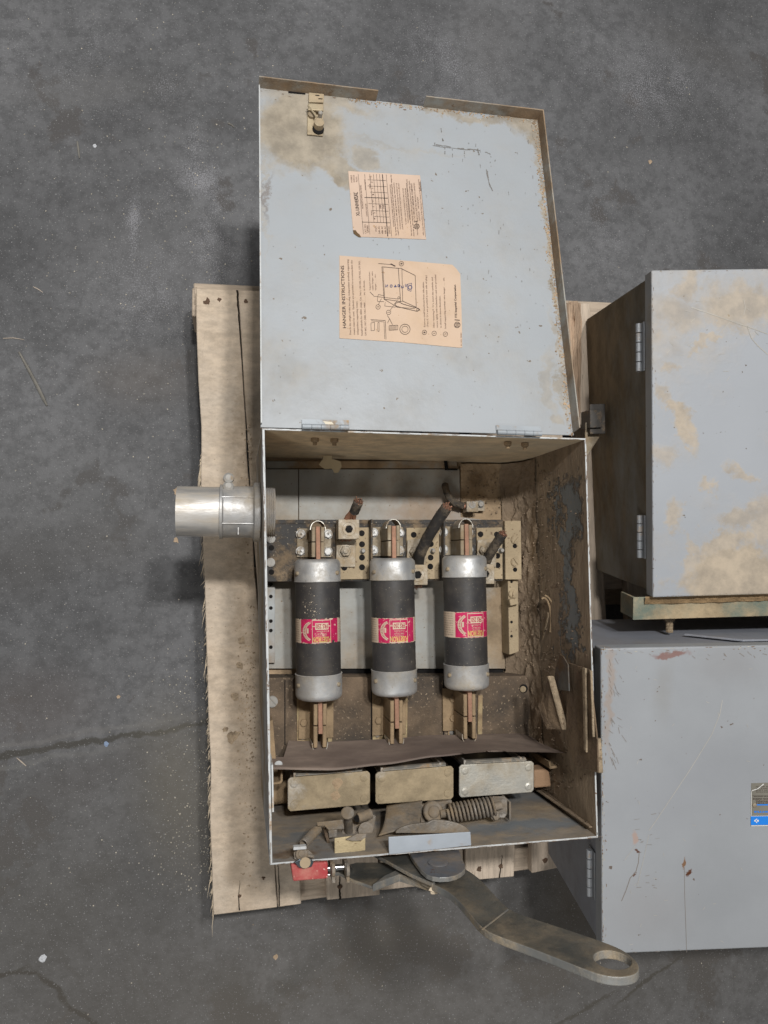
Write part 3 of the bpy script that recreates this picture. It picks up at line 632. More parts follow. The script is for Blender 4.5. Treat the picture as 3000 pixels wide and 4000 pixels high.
m = MB(); m.slab([(p.x, p.y) for p in (U(u, v, .315) for u, v in ((2086, 3008), (2135, 3006), (2148, 3016), (2155, 3074), (2086, 3080)))], .285, .315); m.build('crossbar_end', mk('fibre_tan', (.36, .23, .14), .85, va=.12, bump=.3), BOX, .003)
m = MB(); m.cyl(U(1050, 3095, .25), U(1125, 3085, .25), .018, 20); m.build('crossbar', M_clipd, BOX)
m = MB(); m.cyl(U(2086, 3040, .25), U(2200, 3030, .25), .012, 20); m.build('crossbar', M_clipd, BOX)
m = MB(); pl_ = [U(1046, 3068, .33), U(1098, 3060, .33), U(1104, 3050, .33), U(1104, 3010, .33), U(1097, 3010, .33), U(1096, 3048, .33), U(1090, 3054, .33), U(1046, 3060, .33)]
m.slab([(p.x, p.y) for p in pl_], .28, .33); m.build('angle_bracket', M_clipd, BOX)
m = MB(); m.slab([(p.x, p.y) for p in (U(u, v, .33) for u, v in ((2143, 2975), (2150, 2975), (2152, 2992), (2196, 2990), (2200, 2997), (2148, 3004)))], .26, .33); m.build('angle_bracket', M_clipd, BOX)
# brown fibre barrier sheet, sloping and rippled
M_fib = mk('fibre_sheet', (.12, .090, .080), .6, vs=7, va=.2, dust=.5, ds=9, sharp=.3, dcol=(.31, .245, .20), stretch=(.45, 1.8, 1), bump=.12)
def cur(pts, x):
    for (x0, y0), (x1, y1) in zip(pts, pts[1:]):
        if x <= x1: k = (x-x0)/(x1-x0); k = k*k*(3-2*k)*.5+k*.5; return y0+(y1-y0)*k
    return pts[-1][1]
topc = [(1085, 2893), (1300, 2898), (1500, 2888), (1700, 2872), (2035, 2866), (2140, 2898), (2290, 2938)]
botc = [(1052, 3005), (1290, 3010), (1500, 2988), (1700, 2957), (1900, 2937), (2100, 2938), (2290, 2944)]
def sheet(u, v):
    xb = 1052+u*(2290-1052); xt = 1088+u*(2286-1088); a = U(xt, cur(topc, xt), .262+.02*math.sin(u*5)); b = U(xb, cur(botc, xb), .366); return a.lerp(b, v)
m = MB(); nU, nV = 60, 10
def sh2(u, v): return sheet(u, v)
g1 = [[m.v(sheet(i/nU, j/nV)) for j in range(nV+1)] for i in range(nU+1)]; g2 = [[m.v(sheet(i/nU, j/nV)+Vector((0, 0, -.0012))) for j in range(nV+1)] for i in range(nU+1)]
for i in range(nU):
    for j in range(nV):
        if i < 2 and j < 6: continue
        m.face((g1[i][j], g1[i+1][j], g1[i+1][j+1], g1[i][j+1]), True); m.face((g2[i][j], g2[i][j+1], g2[i+1][j+1], g2[i+1][j]), True)
for i in range(nU): m.face((g1[i][nV], g1[i+1][nV], g2[i+1][nV], g2[i][nV]))
bs_ = m.build('barrier_sheet', M_fib, BOX, recalc=False)
p = sheet(.024, .84); MB().lathe(p+Vector((0, 0, .0003)), (0, -.3, 1), [(0, .0055), (.0008, .005), (.0014, .002)], 20).build('rivet', M_rim, bs_)
p = [sheet(u, v)+Vector((0, 0, .001)) for u, v in ((.90, .45), (.995, .6), (.995, .9), (.93, .9))]; MB().ext(p, (0, 0, .0008)).build('clip_tab', M_dm, bs_)
# left side bracket strip near the wall
m = MB(); m.slab([(p.x, p.y) for p in (U(u, v, .33) for u, v in ((1050, 2818), (1066, 2812), (1078, 2965), (1052, 2965)))], .30, .33); m.build('angle_bracket', M_clipd, BOX, .001)
m = MB(); pts = [Q(0, t_, z_) for t_, z_ in ((.775, ZR-.05), (.775, ZR+.004), (.88, ZR+.004), (.88, ZR-.05))]; m.ext([p+Vector((.0038, 0, 0)) for p in pts], (.002, 0, 0)); m.build('wall_bracket', M_rim, BOX)

# right wall: interlock plates and flanges
M_brd = mk('bracket_caked', (.15, .105, .07), .85, vs=20, va=.25, dust=.5, ds=22, dcol=(.21, .15, .095), bump=.8)
M_lit = mk('flange_lit_dust', (.36, .28, .19), .85, vs=60, va=.3, bump=.8, speck=.5, scol=(.2, .145, .095), sps=240)  # paler tan paints the flange strips as lit; the specks are dust
xw1 = WX-.012
def rplate(pp, xp, th=.002, m=M_brd, name='interlock_plate', **k):
    mm = MB(); mm.ext([VX(a, b, xp) for a, b in pp], (th, 0, 0)); return mm.build(name, m, BOX, .0005, 1, **k)
rplate([(2218, 2588), (2286, 2610), (2302, 2616), (2332, 2890), (2335, 3018), (2245, 2990), (2212, 2900), (2213, 2700)], WX-.010, label='dust-caked side plate of the interlock')
for (a, b) in (([(2274, 2608), (2285, 2611), (2289, 2940), (2280, 2925)], .0), ([(2303, 2618), (2307, 2620), (2316, 2880), (2312, 2880)], 0)):
    rplate(a, WX-.0135, .003, M_lit, 'flange')
rplate([(2186, 2556), (2200, 2565), (2218, 2596), (2222, 2700), (2160, 2690), (2170, 2610)], WX-.018, .0018, mk('bracket_grey', (.11, .11, .105), .6, dust=.6, ds=15, dcol=BROWN, bump=.3))
zz = .385
plate([(2141, 2642), (2166, 2641), (2222, 2853), (2198, 2853)], zz-.006, zz, M_lit, 'flange', bev=.0015)
m = MB(); m.ext([U(2143, 2650, zz-.002), U(2200, 2850, zz-.002), U(2135, 2848, zz-.03), U(2112, 2790, zz-.04), U(2118, 2700, zz-.03)], (.002, 0, -.001)); m.build('interlock_plate', M_brd, BOX)
plate([(2125, 2845), (2158, 2843), (2160, 2925), (2128, 2905)], .26, .285, M_lit, 'angle_bracket')
rplate([(2296, 2875), (2332, 2885), (2340, 3020), (2296, 3008)], WX-.004, .006, M_lit, 'hook_plate')
m = MB(); m.tube([U(2132, 2385, .30), U(2120, 2440, .28), U(2110, 2500, .26)], .0022, 8); m.tube([U(2148, 2395, .315), U(2132, 2470, .295), U(2108, 2600, .26)], .004, 8, .2); m.build('linkage_rod', M_lit, BOX)
m = MB(); m.tube([U(2135+28*math.cos(a)-10, 2445+90*math.sin(a)-20, .32) for a in [-1.9+k*.22 for k in range(12)]], .0016, 6); m.tube([U(2135+45*math.cos(a)-10, 2455+110*math.sin(a)-20, .325) for a in [-1.5+k*.2 for k in range(11)]], .0013, 6); m.build('wire_loop', M_clipd, BOX)
# dirt crumbs inside the box
m = MB()
for i in range(800):
    t_ = random.random(); z_ = .25+abs(random.gauss(0, .07)); b_ = Q(1, t_, 0); m.lump((b_.x-.0032, b_.y, min(z_, .44)), random.choice((.0004, .0006, .0009, .0013)), .6, 1, random.uniform(.8, 3))
o = m.build('dirt_crumbs', mk('crumbs_tan', (.20, .15, .105), .95, vs=60, va=.4, bump=0), w_right); o['kind'] = 'stuff'
m = MB()
for i in range(700):
    if i < 350: p = U(random.uniform(2050, 2110), random.uniform(1850, 2640), ZB+.02+random.random()*.02)
    elif i < 520: p = Vector(rw(random.random(), random.random()))
    else: p = U(random.uniform(1820, 2060), random.uniform(1840, 2020), ZB)
    m.lump(p, random.choice((.0007, .001, .0016)), sub=1)
o = m.build('dirt_crumbs', M_cake2, BOX); o['kind'] = 'stuff'

# ------------------------------------------------ bottom wall mechanism
yw0 = WYb+.004                      # inner face of the bottom wall
M_mech = mk('mechanism_dusty', (.26, .24, .215), .5, .5, vs=30, va=.3, dust=.5, ds=32, sharp=.15, dcol=(.25, .19, .125), bump=.4)
M_ygold = mk('plate_yellow_dust', (.50, .41, .25), .6, .3, vs=30, va=.15, speck=.35, scol=(.3, .21, .12), sps=240, bump=.4)
def helix(a, b, R_, r, turns, name, mat, n=14, parent=BOX):
    a, b = Vector(a), Vector(b); d = (b-a).normalized(); t_ = d.orthogonal().normalized(); u_ = d.cross(t_); N_ = int(turns*n); L = (b-a).length
    m = MB(); m.tube([a+d*L*k/N_+(t_*math.cos(2*PI*k/n)+u_*math.sin(2*PI*k/n))*R_ for k in range(N_+1)], r, 7); return m.build(name, mat, parent)
sa, sb = U(1748, 3178, .375), U(1932, 3148, .385)
sprg = helix(sa, sb, .0118, .0018, 12.5, 'compression_spring', M_mech)
MB().cyl(sa-Vector((.01, 0, 0)), sb+Vector((.01, 0, 0)), .0055, 12).build('guide_rod', M_mech, sprg)
m = MB(); c0 = U(1695, 3180, .375); m.lathe(c0-Vector((0, 0, .012)), (0, .25, 1), [(0, .014), (.010, .014), (.012, .012), (.0122, .008), (.014, .0075), (.015, .004)], 28)
m.ext([U(1640, 3140, .355), U(1760, 3120, .355), U(1770, 3170, .355), U(1700, 3215, .355), U(1640, 3210, .355)], (0, 0, .006)); m.build('spring_hub', M_mech, BOX, .001)
m = MB(); m.ext([U(1925, 3112, .385), U(1972, 3112, .385), U(1982, 3125, .385), U(1982, 3180, .385), U(1970, 3196, .385), U(1900, 3190, .375)], (0, 0, -.003)); m.box(U(1978, 3155, .37), (.003, .025, .03)); m.build('spring_bracket', M_mech, BOX, .0008)
bolt(1934, 3186, .005, .385, BOX, m=M_mech)
# curved flap plate
def flap(u, v):
    p = U(1510, 3152, .35).lerp(U(1650, 3130, .35), u).lerp(U(1478, 3268, .405).lerp(U(1640, 3222, .395), u), v); return p+Vector((0, 0, .010*math.sin(v*PI)*(1-u)))
m = MB(); m.grid(flap, 14, 14); o = m.build('cam_plate', M_mech, BOX); so = o.modifiers.new('t', 'SOLIDIFY'); so.thickness = .002
m = MB(); c0 = U(1690, 3250, .41); pts = [U(1690+145*math.cos(a), 3255-52*math.sin(a)*(1 if math.cos(a) > 0 else .8), .412) for a in [PI*k/24 for k in range(25)]]
m.ext(pts, (0, 0, -.004)); m.build('cam_disc', M_mech, BOX, .0008)
# turned-in flange of the rim with the bright paint
m = MB(); m.slab([(p.x, p.y) for p in (U(u, v, ZR+.002) for u, v in ((1518, 3270), (1838, 3250), (1841, 3303), (1520, 3338)))], ZR, ZR+.002); m.build('rim_flange', mk('paint_flange', (.38, .42, .47), .45, dust=.25, ds=22, sharp=.1, wear=.2, wcol=RUST, ws=40, bump=.15), BOX, .0006, label='pale grey flange turned in from the rim')
m = MB(); m.slab([(p.x, p.y) for p in (U(u, v, .435) for u, v in ((1307, 3275), (1372, 3266), (1428, 3262), (1427, 3322), (1307, 3340)))], .433, .435); m.build('latch_plate', M_ygold, BOX, .0006, label='yellowish dusty latch plate')
m = MB(); m.ext([U(u, v, .442) for u, v in ((1352, 3280), (1395, 3258), (1432, 3256), (1430, 3270), (1412, 3284), (1380, 3286))], (0, 0, -.003)); m.build('latch_plate', M_mech, BOX, .0006)
m = MB(); m.ext([U(u, v, .405) for u, v in ((1238, 3213), (1338, 3202), (1346, 3238), (1284, 3244), (1268, 3226), (1240, 3228))], (0, 0, -.0018)); m.ext([U(u, v, .404) for u, v in ((1282, 3244), (1318, 3241), (1316, 3270), (1286, 3274))], (0, 0, -.012)); m.build('latch_plate', M_mech, BOX, .0008)
m = MB(); m.ext([U(u, v, .40) for u, v in ((1266, 3250), (1280, 3255), (1300, 3335), (1286, 3325))], (0, 0, -.02)); m.build('latch_plate', M_brd, BOX, .0008)
a, b = U(1363, 3248, .37), U(1358, 3178, .405); m = MB(); m.cyl(a, b, .0055, 18); dd = (b-a).normalized(); m.lathe(b, dd, [(0, .0085), (.0025, .0085), (.0035, .007)], 20); m.cyl(a-dd*.004, a, .009, 18); m.build('pivot_pin', M_mech, BOX)
helix(U(1186, 3296, .42), U(1242, 3236, .395), .0052, .0010, 19, 'tension_spring', M_mech, 10)
m = MB(); m.cyl(U(1397, 3196, .38), U(1450, 3178, .375), .0066, 16); m.ext([U(u, v, .360) for u, v in ((1375, 3205), (1440, 3176), (1468, 3188), (1462, 3235), (1480, 3262), (1380, 3262))], (0, 0, -.0015)); m.build('pivot_bracket', M_mech, BOX, .0006)
c0 = U(1396, 3197, .3815); MB().lathe(c0, (-.6, -.1, .8), [(0, .0045), (.0015, .0045)], 14).build('pivot_bore', M_hole, BOX)
MB().lathe(U(1428, 3240, .374), (0, 0, 1), [(0, .010), (.001, .010), (.0012, .008)], 20).build('rivet', M_mech, BOX)
# latch tongue at the lower left corner
m = MB(); m.lathe(U(1178, 3334, .452), (0, 0, 1), [(0, .0075), (.0022, .0075), (.003, .006)], 24); m.lathe(U(1178, 3334, .4552), (0, 0, 1), [(0, .004), (.0015, .004)], 16)
m.ext([U(u, v, .449) for u, v in ((1147, 3330), (1172, 3318), (1205, 3322), (1222, 3336), (1214, 3352), (1178, 3366), (1150, 3356))], (0, 0, -.0022)); m.cyl(U(1192, 3340, .451), U(1226, 3346, .451), .0022, 10)
la = m.build('lid_latch', M_mech, BOX, .001)
plate([(1146, 3310), (1198, 3306), (1198, 3318), (1146, 3322)], .45, .458, M_rim, 'latch_tab', la)
m = MB(); oc = [(1150, 3368), (1168, 3358), (1215, 3358), (1226, 3368), (1218, 3386), (1196, 3392), (1170, 3390)]
m.ext([U(u, v, .46) for u, v in oc], (0, 0, -.003)); m.build('latch_eye', mk('blued_steel', (.10, .115, .13), .4, .7, dust=.15, ds=40, bump=.2), la, .0006)
MB().lathe(U(1192, 3370, .4602), (0, 0, 1), [(0, .0065), (.0005, .0065)], 18).build('latch_bore', mk('tan_dust', (.42, .33, .22), .9, bump=.2), la)

# ------------------------------------------------ pivot ear, handle and links outside the bottom wall (upright plates)
yo = WYb-.008
M_steel = mk('handle_steel', (.095, .10, .095), .42, .4, vs=8, va=.35, dust=.38, ds=15, sharp=.18, dcol=(.22, .175, .12), wear=.15, wcol=(.17, .10, .055), ws=14, bump=.3)
M_edge = mk('handle_edge', (.24, .245, .24), .5, .4, vs=8, va=.2, dust=.40, ds=14, sharp=.12, dcol=(.36, .28, .18), bump=.4)
M_ear = mk('ear_steel', (.125, .14, .165), .5, .3, vs=10, va=.15, dust=.32, ds=14, sharp=.2, dcol=(.27, .2, .13), wear=.2, wcol=(.09, .045, .03), ws=50, bump=.25)
def yplate(pp, y, th, mats, name, parent=BOX, bev=.001, hole_=None, smooth=2, label=None):
    # upright plate facing the far side; outline smoothed
    P = [VY(a, b, y) for a, b in pp]
    for _ in range(smooth):
        N_ = []
        for i in range(len(P)):
            a, b = P[i], P[(i+1) % len(P)]; N_ += [a.lerp(b, .25), a.lerp(b, .75)]
        P = N_
    m = MB()
    if hole_:
        c, rx = hole_; C_ = VY(c[0], c[1], y); n = len(P); H = []
        for p in P:
            d = Vector((p.x-C_.x, 0, p.z-C_.z)).normalized(); H.append(C_+d*rx)
        f = [m.v(p) for p in P]; f2 = [m.v(p+Vector((0, -th, 0))) for p in P]; h = [m.v(p) for p in H]; h2 = [m.v(p+Vector((0, -th, 0))) for p in H]
        for i in range(n):
            j = (i+1) % n; m.mi = 0; m.face((f[i], f[j], h[j], h[i])); m.face((f2[j], f2[i], h2[i], h2[j])); m.mi = 1; m.face((f[j], f[i], f2[i], f2[j])); m.face((h[i], h[j], h2[j], h2[i]))
    else:
        a = [m.v(p) for p in P]; b = [m.v(p+Vector((0, -th, 0))) for p in P]; m.mi = 0; m.face(a); m.face(b[::-1]); m.mi = 1
        for i in range(len(P)): j = (i+1) % len(P); m.face((a[i], b[i], b[j], a[j]))
    return m.build(name, mats, parent, bev, 2, label=label)
ear = yplate([(1597, 3325), (1790, 3313), (1800, 3340), (1818, 3378), (1815, 3400), (1770, 3425), (1700, 3428), (1655, 3410), (1610, 3350)], WYb-.004, .006, [M_ear, M_edge], 'pivot_ear', smooth=1, label='dark steel ear carrying the handle pivot')
p = VY(1711, 3371, WYb-.004); MB().lathe(p, (0, 1, 0), [(0, .0125), (.0012, .0125), (.002, .011), (.002, .009)], 26).build('pivot_pin', M_ear, ear)
# the handle itself: two segments with a slight bend
yh = WYb-.016
hp = [(1622, 3418), (1668, 3376), (1760, 3360), (1822, 3395), (1876, 3432), (1936, 3500), (1987, 3551), (2052, 3578), (2190, 3622), (2352, 3676), (2440, 3712), (2490, 3756), (2499, 3785), (2480, 3808), (2420, 3818), (2345, 3808), (2250, 3772), (2100, 3712), (1955, 3660), (1885, 3628), (1830, 3560), (1765, 3488), (1690, 3452)]
def handle():
    # segment split so that every piece is convex enough; outline kept
    P = [VY(a, b, yh) for a, b in hp]; N_ = []
    for _ in range(2):
        N_ = []
        for i in range(len(P)):
            a, b = P[i], P[(i+1) % len(P)]; N_ += [a.lerp(b, .25), a.lerp(b, .75)]
        P = N_
    th = .0085; C_ = VY(2392, 3748, yh); rh = .0172; m = MB()
    import mathutils
    hole_ = [C_+Vector((math.cos(a)*rh, 0, math.sin(a)*rh)) for a in [2*PI*k/28 for k in range(28)]]
    tri = mathutils.geometry.delaunay_2d_cdt([Vector((p.x, p.z)) for p in P+hole_], [], [list(range(len(P))), list(range(len(P)+27, len(P)-1, -1))], 2, 1e-7)
    vs, _, fs = tri[0], tri[1], tri[2]
    bend = VY(1936, 3605, yh)
    A1 = [m.v(Vector((v.x, yh, v.y))) for v in vs]; B1 = [m.v(Vector((v.x, yh-th, v.y))) for v in vs]
    fs = [f_ for f_ in fs if (Vector((sum(vs[i].x for i in f_)/3-C_.x, sum(vs[i].y for i in f_)/3-C_.z))).length > rh*.97]
    m.mi = 0
    for f_ in fs: m.face([A1[i] for i in f_]); m.face([B1[i] for i in reversed(f_)])
    m.mi = 1; cnt = {}
    for f_ in fs:
        for k in range(3):
            e_ = (f_[k], f_[(k+1) % 3]); cnt[tuple(sorted(e_))] = cnt.get(tuple(sorted(e_)), 0)+1
    for (i, j), n in cnt.items():
        if n == 1: m.face((A1[i], A1[j], B1[j], B1[i]))
    return m.build('operating_handle', [M_steel, M_edge], BOX, .0012, 2, label='long dark steel operating handle with a round hole in its end')
hd = handle()
a, b = VY(1985, 3553, yh+.0004), VY(1884, 3632, yh+.0004); m = MB(); d = (b-a).normalized()*.0009; n_ = Vector((d.z, 0, -d.x)); m.ext([a-n_, b-n_, b+n_, a+n_], (0, .0004, 0)); m.build('bend_mark', M_edge, hd)
# links between padlock hasp and handle
yplate([(1455, 3330), (1590, 3322), (1640, 3400), (1700, 3440), (1690, 3450), (1600, 3410)], yh+.004, .005, [M_steel, M_edge], 'interlock_link', smooth=0)
yplate([(1300, 3396), (1392, 3368), (1545, 3368), (1560, 3400), (1500, 3440), (1455, 3462), (1385, 3438)], yh-.010, .004, [M_steel, M_edge], 'interlock_link', smooth=0)
yplate([(1455, 3455), (1560, 3415), (1640, 3440), (1700, 3462), (1700, 3450), (1640, 3420), (1560, 3392), (1500, 3420)], yh-.006, .009, [M_edge, M_edge], 'interlock_link', smooth=0)
for x in (1296, 1352):
    m = MB(); a = U(x, 3395, .44); m.box((a.x, a.y, .435), (.004, .024, .034), .1); m.lathe((a.x-.002, a.y+.004, .452), (1, 0, 0), [(0, .008), (.004, .008)], 16); m.build('hasp', M_mech, BOX, .0006)
m = MB(); m.lump(U(1695, 3472, .50), .006, .6, 2); m.build('wood_chip', M_fray, BOX)

# ------------------------------------------------ lid folded back
hl, hr = U(1018, 1672, ZR+.002), U(2243, 1703, ZR+.002)
Wd = (hr-hl).length; best = None
for k in range(0, 140):
    z = ZR-.001*k; w = (U(1012, 296, z)-U(2124, 428, z)).length
    if best is None or abs(w-Wd) < best[0]: best = (abs(w-Wd), z)
zfar = min(max(best[1], .36), .42)
LH = .020
tl, tr = U(1012, 296, zfar+LH), U(2124, 428, zfar+LH)
ex = (hr-hl).normalized(); md = ((tl+tr)/2-(hl+hr)/2); ey = (md-ex*md.dot(ex)); ey.normalize(); en = ex.cross(ey).normalized()
# the lid plane: through the hinge line, sloping gently down to its free end
ztar = zfar
hmid = (hl+hr)/2
far = (tl+tr)/2; far = Vector((far.x, far.y, zfar)); ey = (far-hmid); ey = (ey-ex*ey.dot(ex)).normalized(); en = ex.cross(ey).normalized()
def DP(px, py, off=0.):
    d = ray(px, py); o = hl+en*off; k = (o-CAM).dot(en)/d.dot(en); return CAM+d*k
print('lid', zfar, best, Wd, 'tilt', math.degrees(math.asin(-ey.z)))
def db(px, py, rx, ry, ang, soft, amt, col=None):
    c = DP(px, py); s = 1.0/F; return (c, (rx*s, ry*s, .5), math.radians(ang), soft, amt) + ((col,) if col else ())
dblobs = [db(1170, 520, 190, 190, -35, .25, .95), db(1290, 640, 150, 60, -30, .25, .85), db(1120, 360, 130, 80, 0, .6, .7), db(1022, 700, 8, 300, 2, .8, .5), db(1420, 600, 70, 45, 0, .3, .7), db(1250, 400, 230, 40, -5, .5, .8), db(1800, 440, 380, 22, -7, .6, .8),
          db(2060, 480, 110, 70, -10, .5, .9), db(2100, 560, 40, 110, 5, .5, .9), db(2160, 1000, 11, 600, 5, .6, .9), db(2195, 1450, 18, 240, 5, .6, .7), db(1500, 560, 300, 12, -4, .9, .4), db(2150, 1500, 30, 120, 0, .5, .5), db(2170, 1640, 40, 30, 0, .4, .6),
          db(1130, 500, 80, 60, -20, .7, .6, (.20, .16, .12)), db(1320, 690, 60, 25, -35, .5, .7, (.27, .23, .18)), db(1045, 760, 10, 90, 0, .7, .6, (.15, .11, .08))]
M_lid = mk('paint_lid_inside', (.355, .382, .41), .42, warp=22, vs=3, va=.05, dust=.03, ds=6, sharp=.3, dcol=(.345, .30, .235), blobs=dblobs, bump=.07, bdist=.022, speck=.12, scol=(.16, .13, .1), sps=120, bh=.2)
M_lip = mk('paint_lid_lip', (.36, .37, .35), .55, dust=.62, ds=13, sharp=.15, dcol=(.28, .20, .13), wear=.25, wcol=(.12, .07, .04), ws=30, bump=.3)
# lid corners in plane coordinates
c_tl, c_tr = DP(1012, 296, LH)-en*LH, DP(2124, 428, LH)-en*LH
c_bl, c_br = hl+ey*.001, hr+ey*.001
lid = MB(); nn = 1
pts = [c_bl, c_br, c_tr, c_tl]; gx0, gx1 = (1458-1012)/(2124-1012), (1645-1012)/(2124-1012)
lid.ext(pts, -en*.0018)
lido = lid.build('lid', M_lid, BOX, .0004, 1, label='pale blue-grey lid folded back flat, inside facing up')
def lip(a, b, h, inner, name='lid_lip', m=None):
    mm = MB(); a, b = Vector(a), Vector(b); n = inner*.0016
    mm.mi = 0; N_ = 12; J = [0]+[noise.noise(Vector((k*.9, h*100, 2)))*.0006 for k in range(1, N_)]+[0]
    for k in range(N_):
        p, q_ = a.lerp(b, k/N_), a.lerp(b, (k+1)/N_)
        mm.ext([p, q_, q_+en*(h+J[k+1]), p+en*(h+J[k])], n)
    return mm.build(name, m or M_lip, lido)
g0, g1_ = c_tl.lerp(c_tr, gx0), c_tl.lerp(c_tr, gx1)
l1 = lip(c_tl, g0, LH, -ey); l2 = lip(g1_, c_tr, LH, -ey); l3 = lip(c_tr, c_br+ey*.004, LH, -ex); l4 = lip(c_bl+ey*.004, c_tl, .006, ex, m=M_rim)
# dirt line along the right lip and far lip
mm = MB()
for i in range(700):
    k = random.random()
    if i < 480: p = c_tr.lerp(c_br, k)-ex*(.002+abs(random.gauss(0, .004)))
    else: p = c_tl.lerp(c_tr, random.uniform(.3, 1))-ey*(.002+abs(random.gauss(0, .003)))
    mm.lump(p+en*.0005, random.choice((.0004, .0006, .0009, .0013)), .5, 1)
tag(mm.build('dirt_crumbs', mk('dirt_rust', (.40, .29, .19), .95, vs=60, va=.3, bump=.3), lido), None, None, kind='stuff')
# scratches on the lid (real thin marks)
M_mark = mk('scratch_dark', (.20, .19, .18), .8, bump=0); mm = MB()
def D2(px, py): return DP(px, py, .0004)
def scr(pts, w):
    for a, b in zip(pts, pts[1:]):
        n = 5
        for k in range(n):
            if random.random() < .2: continue
            p0 = Vector(a).lerp(Vector(b), k/n); p1 = Vector(a).lerp(Vector(b), (k+1)/n); put_line(mm, D2, p0+Vector((0, random.uniform(-1, 1))), p1+Vector((0, random.uniform(-1, 1))), w*random.uniform(.5, 1.2))
scr([(1680, 562), (1735, 570), (1800, 580), (1865, 585), (1915, 600)], 4); scr([(1690, 568), (1740, 576), (1860, 588)], 2)
scr([(1865, 580), (1872, 605)], 6); scr([(1912, 596), (1920, 618)], 4); scr([(1900, 662), (1912, 720), (1928, 752)], 5); scr([(1738, 575), (1738, 610)], 3); scr([(1728, 540), (1732, 555)], 5)
for _ in range(70):
    x, y = random.uniform(1500, 2120), random.uniform(480, 1100); scr([(x, y), (x+random.uniform(-2, 3), y+random.uniform(3, 16))], random.uniform(1.2, 3.2))
for _ in range(60):
    x, y = random.uniform(1050, 2130), random.uniform(700, 1650); scr([(x, y), (x+random.uniform(-2, 3), y+random.uniform(2, 5))], random.uniform(1.5, 3.5))
mm.build('scratches', M_mark, lido)['kind'] = 'stuff'
# slot, latch bracket
mm = MB(); mm.ext([DP(a, b, .0006) for a, b in ((1126, 353), (1193, 359), (1193, 369), (1126, 363))], -en*.0004); mm.build('latch_slot', M_hole, lido)
M_yz = mk('yellow_zinc', (.50, .43, .30), .45, .6, dust=.55, ds=30, sharp=.2, dcol=(.42, .33, .22), bump=.15)
mm = MB(); mm.ext([DP(a, b, .004) for a, b in ((1206, 360), (1266, 366), (1264, 400), (1206, 398))], -en*.003); mm.ext([DP(a, b, .012) for a, b in ((1204, 402), (1264, 406), (1264, 432), (1204, 428))], -en*.003)
mm.ext([DP(a, b, .003) for a, b in ((1201, 436), (1262, 440), (1262, 530), (1200, 524))], -en*.0022); lb = mm.build('lid_catch', M_yz, lido, .0008)
def dl(px, py, r, h, name, m, s=16): mm = MB(); mm.lathe(DP(px, py, .003), en, [(0, r), (h, r), (h+.001, r*.7)], s); mm.build(name, m, lb)
dl(1218, 452, .0055, .004, 'rivet', M_clip); dl(1243, 507, .008, .002, 'washer', M_hole); dl(1243, 500, .0068, .012, 'knob', M_yz); dl(1246, 480, .003, .02, 'pin', M_scr)
mm = MB(); mm.tube([DP(1203, 412, .012), DP(1225, 440, .012), DP(1240, 462, .012)], .0012, 6); mm.build('spring_wire', M_yz, lb)
for p in ((1232, 372), (1244, 385)): mm = MB(); put_line(mm, lambda a, b: DP(a, b, .0045), (p[0], p[1]), (p[0]+16, p[1]+1), 3); mm.build('slot', M_hole, lb)
# hinges
M_hin = mk('hinge_paint', (.32, .35, .38), .5, .1, dust=.3, ds=30, wear=.2, ws=60, bump=.15)
def hinge(px0, px1, y0, y1):
    a, b = U(px0, y0, ZR+.006), U(px1, y1, ZR+.006); m = MB(); n = 5
    for k in range(n):
        p, q_ = a.lerp(b, k/n+.004), a.lerp(b, (k+1)/n-.004); m.cyl(p, q_, .0035, 12)
    o = m.build('hinge', M_hin, BOX); m = MB(); d = Vector((0, .010, -.0035)); m.ext([a+Vector((0, 0, -.002)), b+Vector((0, 0, -.002)), b+d, a+d], (0, 0, -.0008)); m.build('hinge_leaf', M_hin, o)
hinge(1180, 1364, 1666, 1670); hinge(1942, 2116, 1688, 1694)
# white paper scrap stuck by the hinge
mm = MB(); mm.ext([DP(a, b, .003) for a, b in ((1262, 1645), (1296, 1648), (1306, 1660), (1300, 1664), (1282, 1658), (1276, 1662))], -en*.0004)
mm.build('paper_scrap', mk('paper_white', (.70, .64, .52), .8, bump=0), lido)

# ------------------------------------------------ printed instruction labels on the lid
M_pap = mk('label_paper', (.58, .435, .325), .7, vs=8, va=.07, dust=.15, ds=10, sharp=.3, dcol=(.52, .36, .22), speck=.14, scol=(.42, .27, .16), sps=170, bump=.05)
M_pap2 = mk('label_paper_pink', (.60, .455, .36), .7, vs=8, va=.06, dust=.12, ds=10, sharp=.3, dcol=(.52, .37, .25), speck=.12, scol=(.42, .27, .16), sps=170, bump=.05)
M_ink = mk('ink_black', (.055, .035, .03), .7, bump=0); M_ing = mk('ink_grey', (.20, .13, .10), .7, bump=0); M_blue = mk('ink_blue', (.05, .06, .16), .7, bump=0); M_burn = mk('burnt_edge', (.12, .075, .035), .9, bump=.2)
L3_ = lambda o: (lambda px, py: DP(px, py, o))
